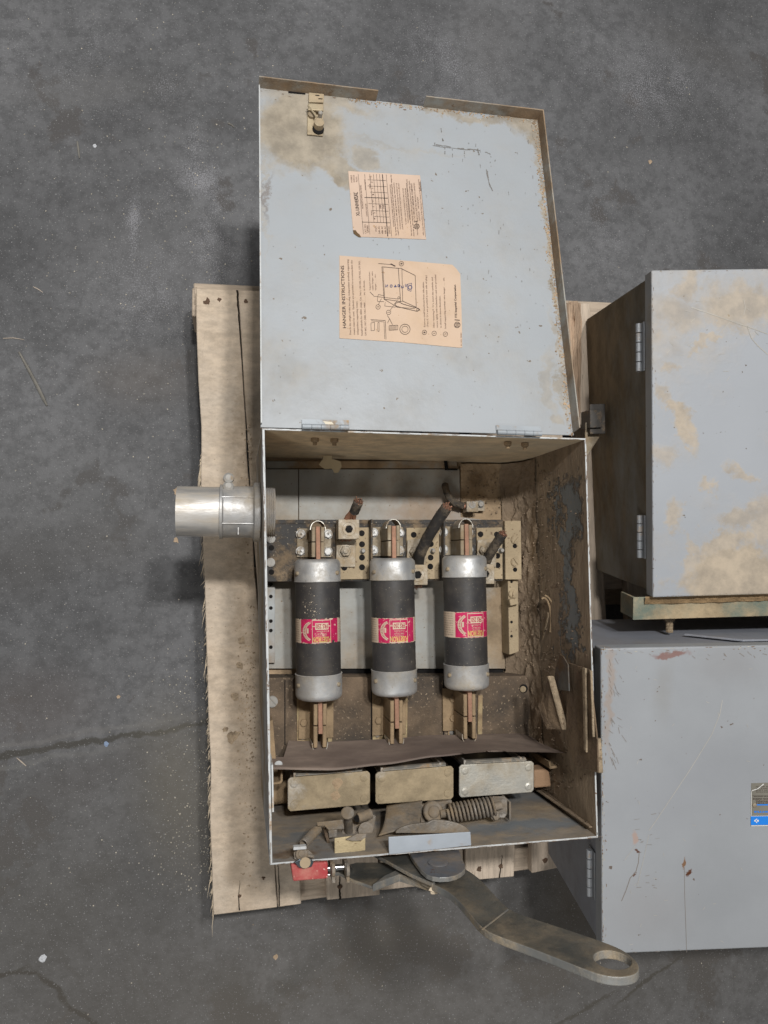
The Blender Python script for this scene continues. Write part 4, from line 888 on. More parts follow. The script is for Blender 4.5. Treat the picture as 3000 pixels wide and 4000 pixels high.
# label with hanger instructions; text runs up the picture, lines step to the right
mm = MB(); mm.ext([DP(a, b, .0008) for a, b in ((1326, 998), (1500, 1011), (1767, 1034), (1783, 1050), (1798, 1070), (1803, 1210), (1806, 1357), (1795, 1358), (1560, 1336), (1326, 1321))], -en*.0006)
lab = mm.build('instruction_label', M_pap, lido, label='cream label headed HANGER INSTRUCTIONS')
mm = MB(); fn = L3_(.0012); UPV = Vector((-1, -.055)).normalized()
def vt(st, x, y0, y1, cap, bold=0., m=None):     # vertical line: starts at pixel (x, y0) and runs up to y1
    lean = .07 if True else 0
    put_text(m or mm, fn, st, (x, y0), (-(y0-y1)*.035, -(y0-y1)), (-1, .03), cap, bold)
vt('HANGER INSTRUCTIONS', 1352, 1281, 1037, 13, .012)
mm.mi = 1
vt('Due to the weight of this bus plug, independent auxiliary supporting', 1372, 1307, 1013, 7, .004); vt('means must be used.  Eyebolts are provided to accommodate the', 1387, 1307, 1016, 7, .004); vt('independent supporting means.', 1401, 1307, 1175, 7, .004)
vt("Install eyebolts for 400A. plugs, Cat. No's. UV-325, UV-425, UV-365,", 1417, 1310, 1018, 7, .004); vt('UV-465, U6C-3400, U6C-4400 . . . . . etc. as shown.', 1432, 1310, 1095, 7, .004)
vt('Support member:', 1448, 1133, 1060, 6); vt('cable hanger, wire', 1459, 1133, 1060, 6); vt('hanger . . . . etc.', 1470, 1133, 1070, 6)
vt('Remove small knockouts from side plates.', 1662, 1277, 1100, 6.5, .004); vt("(Two K. O.'s are provided in each side of plug.)", 1674, 1277, 1075, 6.5, .004)
vt("After removing K. O.'s, insert the eyebolts and", 1698, 1280, 1083, 6.5, .004); vt('secure tightly with lockwashers and nuts provided', 1711, 1280, 1073, 6.5, .004); vt('as shown in above illustration.', 1725, 1280, 1155, 6.5, .004)
vt('Install supporting member: wire hanger . . . . etc.', 1743, 1283, 1083, 6.5, .004)
mm.mi = 0; vt('ITE Imperial Corporation', 1785, 1240, 1112, 8, .02); mm.mi = 1; vt('FC. NO. 102301', 1805, 1350, 1300, 5)
mm.mi = 0
for (x, y, s) in ((1658, 1298, '1'), (1696, 1302, '2'), (1740, 1305, '3'), (1568, 1030, '1'), (1518, 1220, '2'), (1477, 1199, '3')):
    put_ring(mm, fn, (x, y), 9.5, 1.6); put_text(mm, fn, s, (x+4, y+2.5), (0, -5), (-1, 0), 8)
put_ring(mm, fn, (1786, 1269), 12, 2.2); [put_line(mm, fn, (1779, 1269+d), (1793, 1269+d), 2.2) for d in (-5, 0, 5)]; put_line(mm, fn, (1776, 1249), (1796, 1251), 3)
def pl2(pts, w=1.6, close=False):
    for a, b in zip(pts, pts[1:]+([pts[0]] if close else [])): put_line(mm, fn, a, b, w)
pl2([(1492, 1042), (1500, 1168), (1565, 1178), (1556, 1048), (1492, 1042)], 1.8); pl2([(1496, 1043), (1503, 1166)], 1.4); pl2([(1556, 1048), (1570, 1048), (1573, 1176), (1565, 1178)], 1.6); pl2([(1570, 1050), (1622, 1076), (1626, 1200), (1573, 1176)], 1.8)
pl2([(1500, 1168), (1552, 1200), (1620, 1205)], 1.6); pl2([(1500, 1155), (1478, 1150), (1474, 1170), (1476, 1178), (1500, 1178)], 1.4); pl2([(1505, 1180), (1503, 1195), (1545, 1200)], 1.3); pl2([(1460, 1157), (1556, 1168)], 1.4)
pl2([(1542, 1185), (1560, 1180), (1575, 1188), (1635, 1205), (1640, 1210), (1630, 1216), (1570, 1202), (1548, 1196), (1542, 1185)], 2.2); put_ring(mm, fn, (1632, 1210), 5, 1.4); put_ring(mm, fn, (1558, 1163), 5, 1.6)
pl2([(1478, 1029), (1526, 1033), (1545, 1040)], 1.5); pl2([(1526, 1030), (1544, 1040)], 4)
pl2([(1445, 1140), (1460, 1155)], 1.6); pl2([(1478, 1190), (1490, 1166)], 1.6); pl2([(1525, 1210), (1553, 1172)], 1.6); pl2([(1513, 1232), (1522, 1245), (1514, 1262)], 1.6); pl2([(1522, 1245), (1533, 1268)], 1.6)
pl2([(1449, 1262), (1463, 1258), (1463, 1290), (1450, 1292)], 1.5, True); pl2([(1476, 1260), (1481, 1260), (1481, 1294), (1476, 1294)], 1.3, True)
pl2([(1448, 1248), (1505, 1252), (1508, 1325)], 1.6); pl2([(1450, 1253), (1500, 1257), (1503, 1324)], 1.3)
pl2([(1520, 1272), (1554, 1270), (1554, 1288), (1520, 1290)], 1.5, True); [put_line(mm, fn, (x, 1272), (x, 1289), 1.2) for x in range(1524, 1552, 4)]
put_ring(mm, fn, (1582, 1286), 21, 2); put_ring(mm, fn, (1582, 1286), 13, 1.6)
mm.mi = 2
for s, x, y in (('S', 1510, 1118), ('0', 1528, 1118), ('4', 1544, 1118), ('8', 1558, 1117), ('2', 1572, 1122), ('5', 1588, 1116)): put_text(mm, fn, s, (x-5, y-7), (0, 12), (1, 0), 11, .01)
put_ring(mm, fn, (1602, 1122), 9, 3); pl2([(1593, 1110), (1608, 1106), (1606, 1138), (1592, 1132)], 1.6, True); mm.mi = 0
mm.build('lettering', [M_ink, M_ing, M_blue], lab)
# rating label
mm = MB(); mm.ext([DP(a, b, .0008) for a, b in ((1360, 668), (1641, 685), (1665, 935), (1540, 930), (1410, 925), (1400, 912), (1386, 908), (1379, 899))], -en*.0006)
lab2 = mm.build('rating_label', M_pap2, lido, label='smaller pink label headed XL-UNIVERSAL with a burnt corner')
mm = MB(); mm.ext([DP(a, b, .0010) for a, b in ((1379, 899), (1381, 911), (1392, 920), (1402, 926), (1411, 926), (1404, 915), (1396, 909), (1389, 899))], -en*.0006); mm.build('burnt_corner', M_burn, lab2)
mm = MB()
def ht(st, x, y0, y1, cap, bold=0.): put_text(mm, fn, st, (x, y0), (-(y0-y1)*.088, -(y0-y1)), (-1, .05), cap, bold)
ht('XL-UNIVERSAL', 1405, 843, 750, 14, .012); ht('BUS DUCT', 1388, 777, 750, 5)
mm.mi = 1
for i, (s, a, b) in enumerate((('FUSIBLE', 712, 684), ('SWITCH', 712, 684), ('PLUG', 710, 690))): ht(s, 1377+10*i, a, b, 6)
ht('HORSEPOWER RATING', 1420, 815, 723, 7); ht('CAT. NO.', 1432, 912, 875, 7); ht('UV365', 1441, 908, 880, 7, .02); ht('VOLTS', 1473, 905, 882, 7)
ht('STANDARD HORSEPOWER', 1436, 845, 795, 5); ht('MAXIMUM HORSEPOWER', 1431, 742, 700, 5); ht('PHASE', 1455, 840, 822, 5); ht('PHASE', 1448, 735, 718, 5)
for s, x, y in (('1', 1466, 856), ('2', 1466, 834), ('3', 1462, 810), ('DC', 1459, 789), ('1', 1461, 762), ('2', 1458, 738), ('3', 1456, 714), ('DC', 1450, 696)): ht(s, x, y, y-5*len(s), 7)
for i, s in enumerate(('240 AC', '480 AC', '600 AC', '250 DC')): ht(s, 1486+12*i+(3 if i == 3 else 0), 913, 882, 7, .01)
ht('100', 1490, 814, 800, 8, .03); ht('100', 1502, 814, 800, 7)
mm.mi = 0
def tl_(x, w, y0=920, y1=680, k=.088): put_line(mm, fn, (x, y0), (x-(y0-y1)*k, y1), w)
for x, y0 in ((1420, 915), (1445, 915), (1461, 868), (1475, 868), (1487, 868), (1499, 868)): tl_(x, 1.1, y0)
tl_(1515, 3.2, 923, 681); tl_(1530, 1.1, 923, 681)
for y, x0, x1, w in ((867, 1414, 1524, 1.6), (845, 1460, 1520, 1), (822, 1452, 1518, 1), (795, 1440, 1516, 1), (771, 1424, 1515, 2.4), (750, 1446, 1512, 1), (726, 1436, 1510, 1), (702, 1436, 1508, 1)): put_line(mm, fn, (x0, y), (x1, y+3), w)
mm.mi = 1
lines = ['SUITABLE FOR COPPER OR ALUMINUM CONDUCTORS', 'The starting current of motors of more than the standard horsepower ratings may', 'require the use of fuses with appropriate time delay characteristics.', 'CONTINUOUS LOAD CURRENT NOT TO EXCEED 80 PERCENT OF THE', 'RATING OF FUSES EMPLOYED IN OTHER THAN MOTOR CIRCUITS',
         'TO OPEN COVER PUT PADDLE WITH SWITCH OFF', 'TURN SCREWS BOTH RIGHT OR USING SLIDE/NIB', 'This device has been carefully inspected and tested. If any defects are found,', 'please take up with us directly and refer to the Inspection Record Number below.', 'Inspection Record No.']
for i, s in enumerate(lines):
    x = 1541+i*8.6+(5 if i > 4 else 0)+(4 if i > 6 else 0)+(6 if i > 8 else 0); y0 = (885, 920, 918, 895, 895, 878, 872, 922, 922, 918)[i]; y1 = (720, 682, 712, 715, 715, 735, 735, 700, 705, 860)[i]; ht(s, x, y0, y1, 4.6, .01 if i in (1, 2, 7, 8) else 0)
ht('I-T-E CIRCUIT BREAKER COMPANY', 1623, 862, 715, 6.5, .01); ht('BULLDOG ELECTRIC PRODUCTS DIVISION', 1633, 862, 715, 5.5); ht('DETROIT    MICHIGAN', 1642, 862, 770, 5.5); ht('MFD. Under One or More of the Following U.S. Patents 2,145,607 2,534,773', 1657, 918, 700, 5); ht('MADE IN U.S.A.', 1646, 745, 710, 5, .02)
mm.mi = 0; put_ring(mm, fn, (1628, 884), 11, 2); [put_line(mm, fn, (1621, 884+d), (1635, 884+d), 2) for d in (-5, 0, 5)]; put_line(mm, fn, (1617, 866), (1632, 866), 3); tl_(1600, 1, 860, 715); tl_(1662, 1, 925, 705)
mm.build('lettering', [M_ink, M_ing], lab2)

# ================================================================== FUSES
M_bar = mk('fuse_barrel', (.040, .039, .041), .42, vs=20, va=.2, speck=.30, scol=(.20, .18, .14), sps=380, dust=.2, ds=25, sharp=.3, dcol=(.10, .085, .068), bump=.12, spec=.5)
M_cap = mk('fuse_cap', (.60, .62, .64), .40, .72, vs=14, va=.16, dust=.36, ds=16, sharp=.22, dcol=(.36, .30, .215), speck=.2, scol=(.30, .24, .17), bump=.18, spec=.5)
M_red = mk('label_red', (.52, .018, .10), .5, vs=60, va=.18, wear=.40, wcol=(.72, .40, .36), ws=150, bump=.05)
M_cre = mk('label_cream', (.62, .50, .38), .65, va=.1, vs=40, wear=.15, wcol=(.35, .25, .17), ws=70, bump=.05)
M_yel = mk('label_yellow', (.62, .42, .14), .6, va=.2, vs=60, bump=0); M_rin = mk('label_ink_red', (.42, .02, .05), .6, bump=0)
def fuse(i, lab, rot):
    (xt, xb), (yt, yb) = FX[i], FY[i]; P = U(xt, yt, ZF); Q_ = U(xb, yb, ZF); x = (P.x+Q_.x)/2; y1, y0 = P.y+.004, Q_.y+.006
    ctr = Vector((x, (y0+y1)/2, ZF)); root = thing('cartridge_fuse', ctr, lab, 'fuse', 'cartridge fuses in the switch box')
    L = y1-y0; rb = .0322; rcp = .0336
    m = MB(); m.lathe((x, y1-.005, ZF), (0, -1, 0), [(0, rb), (L-.01, rb)], 56); m.build('barrel', M_bar, root)
    for e_, s, l in ((y1, -1, .032), (y0, 1, .036)):
        m = MB(); m.lathe((x, e_, ZF), (0, s, 0), [(0, .004), (0, rcp-.006), (.0015, rcp-.003), (.0045, rcp-.0006), (.008, rcp), (l-.001, rcp), (l, rcp+.0007), (l+.0006, rcp+.0003), (l+.0006, rb-.001)], 56, True); cp = m.build('end_cap', M_cap, root)
        for a in (-.98, .98):
            a2 = a-.12; n = Vector((math.sin(a2), 0, math.cos(a2))); p = Vector((x, e_+s*l*.62, ZF))+n*(rcp-.001)
            m = MB(); m.lathe(p, n, [(0, .0032), (.003, .003), (.004, .0018)], 12); m.build('pin', M_clip, cp)
        m = MB(); bl = .047; m.box((x, e_-s*bl/2, ZF), (.0060, bl, .032)); m.build('blade', M_cu, root, .0005, 1)
    # label wrapped round the barrel; coordinates: angle (deg from the top, to the right) and distance along
    rnd = random.Random(i)
    yl0 = U(xt, 2416-(0, 2, 26)[i], ZF+.03).y; yl1 = U(xt, 2515-(0, 2, 23)[i], ZF+.03).y; hh = yl0-yl1
    def wr(off):
        return lambda a, v: Vector((x+math.sin(math.radians(a+rot))*(rb+off), yl1+v*hh, ZF+math.cos(math.radians(a+rot))*(rb+off)))
    m = MB()
    def patch(a0, a1, v0, v1, off, mi, n=None, rag=0.):
        m.mi = mi; f_ = wr(off); n = n or max(1, int((a1-a0)/4)); T = [v1-rag*abs(rnd.gauss(0, 1)) for _ in range(n+1)]; Bm = [v0+rag*abs(rnd.gauss(0, 1)) for _ in range(n+1)]
        V0 = [m.v(f_(a0+(a1-a0)*k/n, Bm[k])) for k in range(n+1)]; V1 = [m.v(f_(a0+(a1-a0)*k/n, T[k])) for k in range(n+1)]
        for k in range(n): m.face((V0[k], V0[k+1], V1[k+1], V1[k]), True)
    patch(-112, 88, 0, 1, .0003, 1, rag=(.03, .012, .008)[i]); patch(-53, 51, 0.01, .99, .0006, 0, rag=(.03, .02, .012)[i])
    if i == 0: m.mi = 5; patch(30, 37, -.01, .14, .0011, 5, 3, .02)
    fr = (-21, 27)
    for v in (.03, .92): patch(*fr, v, v+.03, .0008, 1)
    for a in (fr[0], fr[1]-1.2): patch(a, a+1.2, .03, .95, .0008, 1)
    patch(-13, 20, .56, .82, .0009, 1); patch(fr[0], -13, .68, .71, .0008, 1); patch(20, fr[1], .68, .71, .0008, 1)
    def wt(st, a0, a1, v, cap, off, mi, bold=0.):     # upside-down writing: starts at the right, letters point to the near end
        m.mi = mi; f_ = wr(off); vs, fs = text2d(st, bold); V = [m.v(f_(a0+(a1-a0)*u, v-w/.72*cap)) for u, w in vs]
        for fc in fs: m.face([V[k] for k in fc])
    wt('FRS 250', 18, -11, .78, .18, .0011, 3, .02); wt('FUSETRON', 26, -20, .27, .21, .0010, 2, .035)
    wt('Dual Element', 16, -10, .52, .07, .001, 1); wt('TIME DELAY', 16, -10, .42, .07, .001, 1); wt('CLASS K5 FUSE', 14, -8, .33, .05, .001, 1)
    # curved banner beside the frame
    m.mi = 1; f_ = wr(.0009); n = 10; cxa, cv = -15, .5; 
    prev = None
    for k in range(n+1):
        th = -1.15+2.3*k/n; o_ = (cxa-31*math.cos(th)*1.0-.5, cv+.42*math.sin(th)); i_ = (cxa-22*math.cos(th), cv+.34*math.sin(th)); cu = (m.v(f_(*o_)), m.v(f_(*i_)))
        if prev: m.face((prev[0], prev[1], cu[1], cu[0]), True)
        prev = cu
    patch(-35, -30, .42, .62, .0009, 1); m.mi = 3; f_ = wr(.0011)
    for k in range(15):
        th = -1.1+2.2*k/14; a = (cxa-29*math.cos(th), cv+.40*math.sin(th)); b = (cxa-24*math.cos(th), cv+.36*math.sin(th)); put_line(m, f_, a, b, .018) if False else m.face([m.v(f_(*q_)) for q_ in ((a[0], a[1]-.012), (b[0], b[1]-.012), (b[0], b[1]+.010), (a[0], a[1]+.010))])
    for k in range(14): wt('rated for use on circuits of 600 volts'[k:k+20], 82, 56, .95-k*.065, .032, .0006, 4)
    for k in range(10): wt('renewable cartridge fuse dual'[k:k+18], -60, -100, .93-k*.09, .035, .0006, 4)
    m.build('paper_label', [M_red, M_cre, M_yel, M_rin, M_ing, M_bar], root, recalc=False)
    root.rotation_euler.z = math.atan2(Q_.x-P.x, P.y-Q_.y)
    if i == 0:
        m = MB()
        for _ in range(55):
            a = math.radians(random.gauss(-20, 12)); v = random.gauss(.0, .013); m.lump((x+math.sin(a)*rb, y1-.068+v*1., ZF+math.cos(a)*rb), random.choice((.0003, .0004, .0007)), .6, 1)
        o = m.build('dirt_flecks', M_fray, root); o['kind'] = 'stuff'
fuse(0, 'left cartridge fuse, black barrel with torn red label, nearest the conduit', 0)
fuse(1, 'middle cartridge fuse, black barrel and red label, between the other two', 0)
fuse(2, 'right cartridge fuse, sitting slightly further back than its neighbours, label turned to the right', 9)

# ================================================================== PADLOCK
a = U(1136, 3388, .452); b = U(1284, 3440, .452)
PL = thing('padlock', ((a.x+b.x)/2, (a.y+b.y)/2, .40), 'red lockout padlock hanging from the hasp below the box corner', 'padlock')
m = MB(); m.slab([(p.x, p.y) for p in (U(u, v, .452) for u, v in ((1136, 3376), (1281, 3368), (1282, 3433), (1145, 3444)))], .395, .452)
m.build('lock_body', mk('red_plastic', (.37, .042, .048), .6, vs=20, va=.12, dust=.38, ds=40, sharp=.2, dcol=(.45, .20, .16), speck=.3, scol=(.62, .35, .3), sps=170, bump=.15), PL, .002, 3)
M_chr = mk('chrome', (.8, .8, .8), .15, 1, bump=0)
m = MB(); m.tube([U(1278, 3392, .443), U(1300, 3390, .443), U(1330, 3387, .443), U(1350, 3385, .443), U(1362, 3388, .440), U(1366, 3396, .430), U(1362, 3402, .418), U(1340, 3406, .410), U(1278, 3412, .405)], .0036, 14); m.build('shackle', M_chr, PL)

# ================================================================== CABINETS ON THE RIGHT
def cab_frame(nx, ny, lid_px, bot_px, zbot, ang):
    n = R @ Vector(((nx-1500)/F, -(ny-2000)/F, -1)); n.normalize()       # pointing down through the cabinet
    Pb = U(*bot_px, zbot); d = ray(*lid_px)
    # point on the lid ray nearest the line Pb - s*n
    w = CAM-Pb; a_ = d.dot(d); b_ = d.dot(n); c_ = n.dot(n); dw = d.dot(w); nw = n.dot(w)
    t_ = (b_*nw-c_*dw)/(a_*c_-b_*b_); s_ = (a_*nw-b_*dw)/(a_*c_-b_*b_)
    O = CAM+d*t_; h = abs(s_); X = R @ Vector((math.cos(ang), -math.sin(ang), 0)); X = (X-n*X.dot(n)).normalized(); Y = n.cross(X)
    if (R.transposed() @ Y).y > 0: Y = -Y
    return O, X, Y, n, h
def on_plane(px, py, O, n): d = ray(px, py); return CAM+d*((O-CAM).dot(n)/d.dot(n))
O1, X1, Y1, N1, h1 = cab_frame(1395, 1850, (2545, 1055), (2294, 1243), ZP+.004, math.radians(-1.3))
Lh1 = (on_plane(2520, 2335, O1, N1)-O1).dot(Y1); W1 = .60
O2, X2, Y2, N2, h2 = cab_frame(1350, 1960, (2352, 3728), (2163, 3335), ZP+.004, math.radians(-.5))
Lh2 = -(on_plane(2372, 2532, O2, N2)-O2).dot(Y2); 
print('cab', O1, h1, Lh1, O2, h2, Lh2)
def cb(O, n, px, py, rx, ry, ang, soft, amt, col=None):
    c = on_plane(px, py, O, n); s = (CAM-c).length/F; return (c, (rx*s, ry*s, .03), math.radians(ang), soft, amt)+((col,) if col else ())
k1 = lambda *a: cb(O1, N1, *a)
cbl1 = [k1(2900, 2240, 240, 110, 8, .25, .8), k1(2830, 2130, 130, 60, 30, .3, .7), k1(2640, 2010, 40, 55, 0, .4, .6), k1(2690, 2170, 22, 80, 10, .4, .6), k1(2660, 1640, 30, 110, 35, .5, .7), k1(2700, 1700, 26, 60, 40, .5, .6), k1(2590, 1540, 30, 40, 30, .6, .6), k1(2600, 1780, 55, 50, 0, .5, .5),
        k1(2700, 1100, 50, 60, -20, .5, .6), k1(2650, 1230, 90, 70, 0, .6, .55), k1(2900, 1190, 160, 90, 15, .4, .65), k1(2850, 1270, 90, 30, -10, .5, .6), k1(2760, 1345, 60, 18, 20, .5, .6), k1(2620, 1420, 30, 30, 30, .6, .6), k1(2900, 1860, 60, 22, -25, .5, .6), k1(2770, 1900, 35, 25, -30, .5, .6), k1(2900, 2010, 80, 40, 0, .4, .6), k1(2990, 2050, 60, 80, 0, .4, .6)]
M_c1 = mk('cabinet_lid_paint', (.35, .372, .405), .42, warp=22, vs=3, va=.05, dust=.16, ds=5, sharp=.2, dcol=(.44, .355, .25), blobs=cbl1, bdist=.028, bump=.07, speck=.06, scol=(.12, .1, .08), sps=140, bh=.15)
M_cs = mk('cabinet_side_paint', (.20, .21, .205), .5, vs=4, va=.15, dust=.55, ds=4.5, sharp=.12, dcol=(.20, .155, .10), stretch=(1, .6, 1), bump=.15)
k2 = lambda *a: cb(O2, N2, *a)
cbl2 = [k2(2620, 2560, 65, 13, 8, .3, .9, (.23, .13, .115)), k2(2600, 2700, 30, 90, -5, .9, .3, (.25, .24, .22)), k2(2480, 3280, 12, 20, -10, .4, .7, (.42, .28, .22)), k2(2697, 3408, 14, 9, 20, .3, 1., RUST), k2(2674, 3375, 4, 16, 5, .4, .9, (.2, .1, .04)), k2(2497, 3324, 8, 5, 0, .3, .9, RUST), k2(2484, 3412, 5, 8, 0, .4, .9, RUST), k2(2700, 3060, 260, 110, 20, .9, .3, (.27, .28, .31)), k2(2380, 2700, 12, 200, 0, .6, .5, (.36, .26, .19)), k2(2850, 2600, 110, 60, 0, .9, .3, (.25, .24, .24)), k2(2530, 3560, 120, 90, 0, .9, .25, (.30, .28, .28))]
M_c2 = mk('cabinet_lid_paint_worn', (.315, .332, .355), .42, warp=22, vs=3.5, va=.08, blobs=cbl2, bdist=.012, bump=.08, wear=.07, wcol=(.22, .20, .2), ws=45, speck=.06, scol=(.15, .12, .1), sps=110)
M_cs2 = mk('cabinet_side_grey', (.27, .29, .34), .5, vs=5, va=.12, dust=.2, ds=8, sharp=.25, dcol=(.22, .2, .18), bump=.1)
def cabinet(name, lab, O, X, Y, n, h, L, W_, mt, ms, y0=0):
    ctr = O+X*W_/2+Y*(y0+L/2)+n*h; rt = thing(name, ctr, lab, 'electrical box')
    P = lambda x, y, z: O+X*x+Y*(y0+y)+n*z
    lh = .026
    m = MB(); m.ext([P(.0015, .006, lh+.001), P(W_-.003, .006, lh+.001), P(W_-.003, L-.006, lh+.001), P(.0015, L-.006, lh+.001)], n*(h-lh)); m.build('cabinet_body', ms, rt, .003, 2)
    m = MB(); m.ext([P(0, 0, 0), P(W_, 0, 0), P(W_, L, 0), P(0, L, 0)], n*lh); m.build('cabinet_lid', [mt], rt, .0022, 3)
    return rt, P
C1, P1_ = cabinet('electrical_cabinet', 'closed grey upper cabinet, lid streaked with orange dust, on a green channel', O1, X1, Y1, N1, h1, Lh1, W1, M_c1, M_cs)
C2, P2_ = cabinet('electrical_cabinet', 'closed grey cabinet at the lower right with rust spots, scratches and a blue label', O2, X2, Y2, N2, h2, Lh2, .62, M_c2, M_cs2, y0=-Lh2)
M_hg = mk('hinge_grey', (.27, .285, .305), .5, .2, dust=.2, ds=50, bump=.15)
def chinge(P, y0, y1, z, rt, off=-.004):
    m = MB(); n = 5
    for k in range(n): m.cyl(P(off, y0+(y1-y0)*(k/n+.01), z), P(off, y0+(y1-y0)*((k+1)/n-.01), z), .0042, 14)
    o = m.build('hinge', M_hg, rt); m = MB(); m.ext([P(.0008, y0, z-.012), P(.0008, y1, z-.012), P(.0008, y1, z+.012), P(.0008, y0, z+.012)], (P(-1, 0, 0)-P(0, 0, 0))*.0015); m.build('hinge_leaf', M_hg, o)
sc1 = Lh1/1280
chinge(P1_, (1232-1055)*sc1*1.03, (1420-1055)*sc1*1.03, .040, C1); chinge(P1_, (2003-1055)*sc1*1.01, (2178-1055)*sc1*1.01, .040, C1)
sc2 = Lh2/1198
chinge(P2_, (3370-2532)*sc2, (3560-2532)*sc2, .040, C2); chinge(P2_, (2610-2532)*sc2, (2790-2532)*sc2, .040, C2)
# dirt ledge, green channel and stud under cabinet 1
m = MB()
def led(u, v):
    p = P1_(-.006+u*W1, Lh1+.0005+v*.012, .012+v*.004); k = noise.fractal(p*90, .9, 2.1, 4); return p-N1*k*.0025
m.grid(led, 220, 8); m.build('dirt_ledge', mk('dirt_orange', (.30, .20, .105), .95, vs=30, va=.3, bump=.8), C1)
M_grn = mk('green_channel', (.10, .17, .155), .5, vs=5, va=.15, dust=.5, ds=6, sharp=.12, dcol=(.42, .33, .21), bump=.35)
m = MB(); m.ext([P1_(-.022, Lh1+.002, .018), P1_(W1, Lh1+.002, .018), P1_(W1, Lh1+.036, .020), P1_(-.022, Lh1+.036, .020)], N1*.003); m.ext([P1_(-.022, Lh1+.002, .0212), P1_(-.018, Lh1+.002, .0212), P1_(-.018, Lh1+.034, .0232), P1_(-.022, Lh1+.034, .0232)], N1*.05)
m.ext([P1_(-.018, Lh1+.033, .0232), P1_(W1, Lh1+.033, .0232), P1_(W1, Lh1+.036, .0232), P1_(-.018, Lh1+.036, .0232)], N1*.05); m.build('channel', M_grn, C1, .0008, label='dusty green steel channel')
p = P1_((2640-2520)*sc1*.98, Lh1+.036, .045); m = MB(); m.lathe(p, Y1, [(0, .010), (.003, .010), (.003, .008), (.008, .008)], 6, True, False)
prof = [(.008, .0052)]
for k in range(8): prof += [(.009+k*.0022, .0056), (.0101+k*.0022, .0046)]
m.lathe(p, Y1, prof, 14); m.build('stud', M_lit, C1)
# dark catch on the left of cabinet 1
m = MB(); M_dkl = mk('latch_dark', (.07, .065, .06), .6, .3, dust=.3, ds=20, bump=.3)
yl_ = (1500-1055)*sc1*1.05
m.ext([P1_(-.004, yl_, h1*.62), P1_(-.004, yl_+.05, h1*.62), P1_(-.030, yl_+.05, h1*.62), P1_(-.030, yl_, h1*.62)], N1*.004); m.ext([P1_(-.012, yl_+.01, h1*.60), P1_(-.012, yl_+.04, h1*.60), P1_(-.032, yl_+.04, h1*.6), P1_(-.032, yl_+.01, h1*.6)], N1*.05); ct = m.build('side_catch', M_dkl, C1, .001)
m = MB(); m.ext([P1_(-.034, yl_+.03, h1*.66), P1_(-.010, yl_+.028, h1*.66), P1_(-.010, yl_+.055, h1*.66), P1_(-.030, yl_+.085, h1*.66), P1_(-.036, yl_+.085, h1*.66)], N1*.003); m.build('catch_tongue', M_clip, ct, .001)
# raised cover line on the top side of cabinet 2
m = MB(); m.ext([P2_(.22, .0035, .045), P2_(.60, .0035, .045), P2_(.60, .0035, .10), P2_(.16, .0035, .10)], -Y2*.003); m.build('cover_plate', M_cs2, C2, .0008)
# scratches on the cabinet lids
def sline(O, n, pts, w, m): 
    f_ = lambda a, b: on_plane(a, b, O-n*.0004, n)
    for a, b in zip(pts, pts[1:]): put_line(m, f_, a, b, w)
M_wsc = mk('scratch_pale', (.44, .42, .38), .7, bump=0); M_bsc = mk('scratch_brown', (.23, .20, .175), .7, bump=0)
m = MB(); sline(O2, N2, [(2822, 2735), (2812, 2790), (2780, 2870), (2700, 3000), (2640, 3090), (2560, 3210), (2535, 3245)], 2, m); sline(O2, N2, [(2440, 3360), (2485, 3300)], 1.6, m); sline(O2, N2, [(2535, 3260), (2520, 3330), (2490, 3460)], 1.6, m)
for _ in range(26):
    x, y = random.uniform(2420, 2960), random.uniform(2580, 3700); a = random.uniform(0, PI); sline(O2, N2, [(x, y), (x+math.cos(a)*14, y+math.sin(a)*14)], 1.4, m)
m.build('scratches', M_wsc, C2)['kind'] = 'stuff'
m = MB(); sline(O2, N2, [(2497, 3330), (2494, 3370), (2484, 3405), (2462, 3430), (2445, 3480), (2428, 3520)], 2.6, m); sline(O2, N2, [(2674, 3390), (2675, 3500), (2680, 3640), (2682, 3720)], 1.6, m)
for _ in range(60):
    if random.random() < .45: x, y = 2376+abs(random.gauss(0, 28)), random.uniform(2560, 3000); dx, dy = random.uniform(4, 20), random.uniform(8, 30)
    elif random.random() < .5: x, y = random.uniform(2380, 3000), 2545+abs(random.gauss(0, 14)); dx, dy = random.uniform(6, 20), random.uniform(3, 14)
    else: x, y = random.uniform(2470, 2560), random.uniform(3180, 3480); dx, dy = random.uniform(6, 22), random.uniform(-5, 2)
    sline(O2, N2, [(x, y), (x+dx, y+dy)], random.uniform(.8, 2), m)
m.build('scratches', M_bsc, C2)['kind'] = 'stuff'
m = MB()
sline(O1, N1, [(2700, 1200), (2760, 1220), (2860, 1255), (2960, 1290), (3000, 1305)], 3, m); sline(O1, N1, [(2920, 1275), (2935, 1320), (2960, 1350), (3000, 1385)], 3, m); sline(O1, N1, [(2810, 1305), (2850, 1258)], 2.4, m); sline(O1, N1, [(2905, 1170), (2912, 1200), (2905, 1230)], 2, m)
for _ in range(16):
    x, y = random.uniform(2580, 2980), random.uniform(1080, 1500); a = random.uniform(-1, 1); sline(O1, N1, [(x, y), (x+22*math.cos(a), y+22*math.sin(a))], 1.4, m)
m.build('scratches', M_wsc, C1)['kind'] = 'stuff'
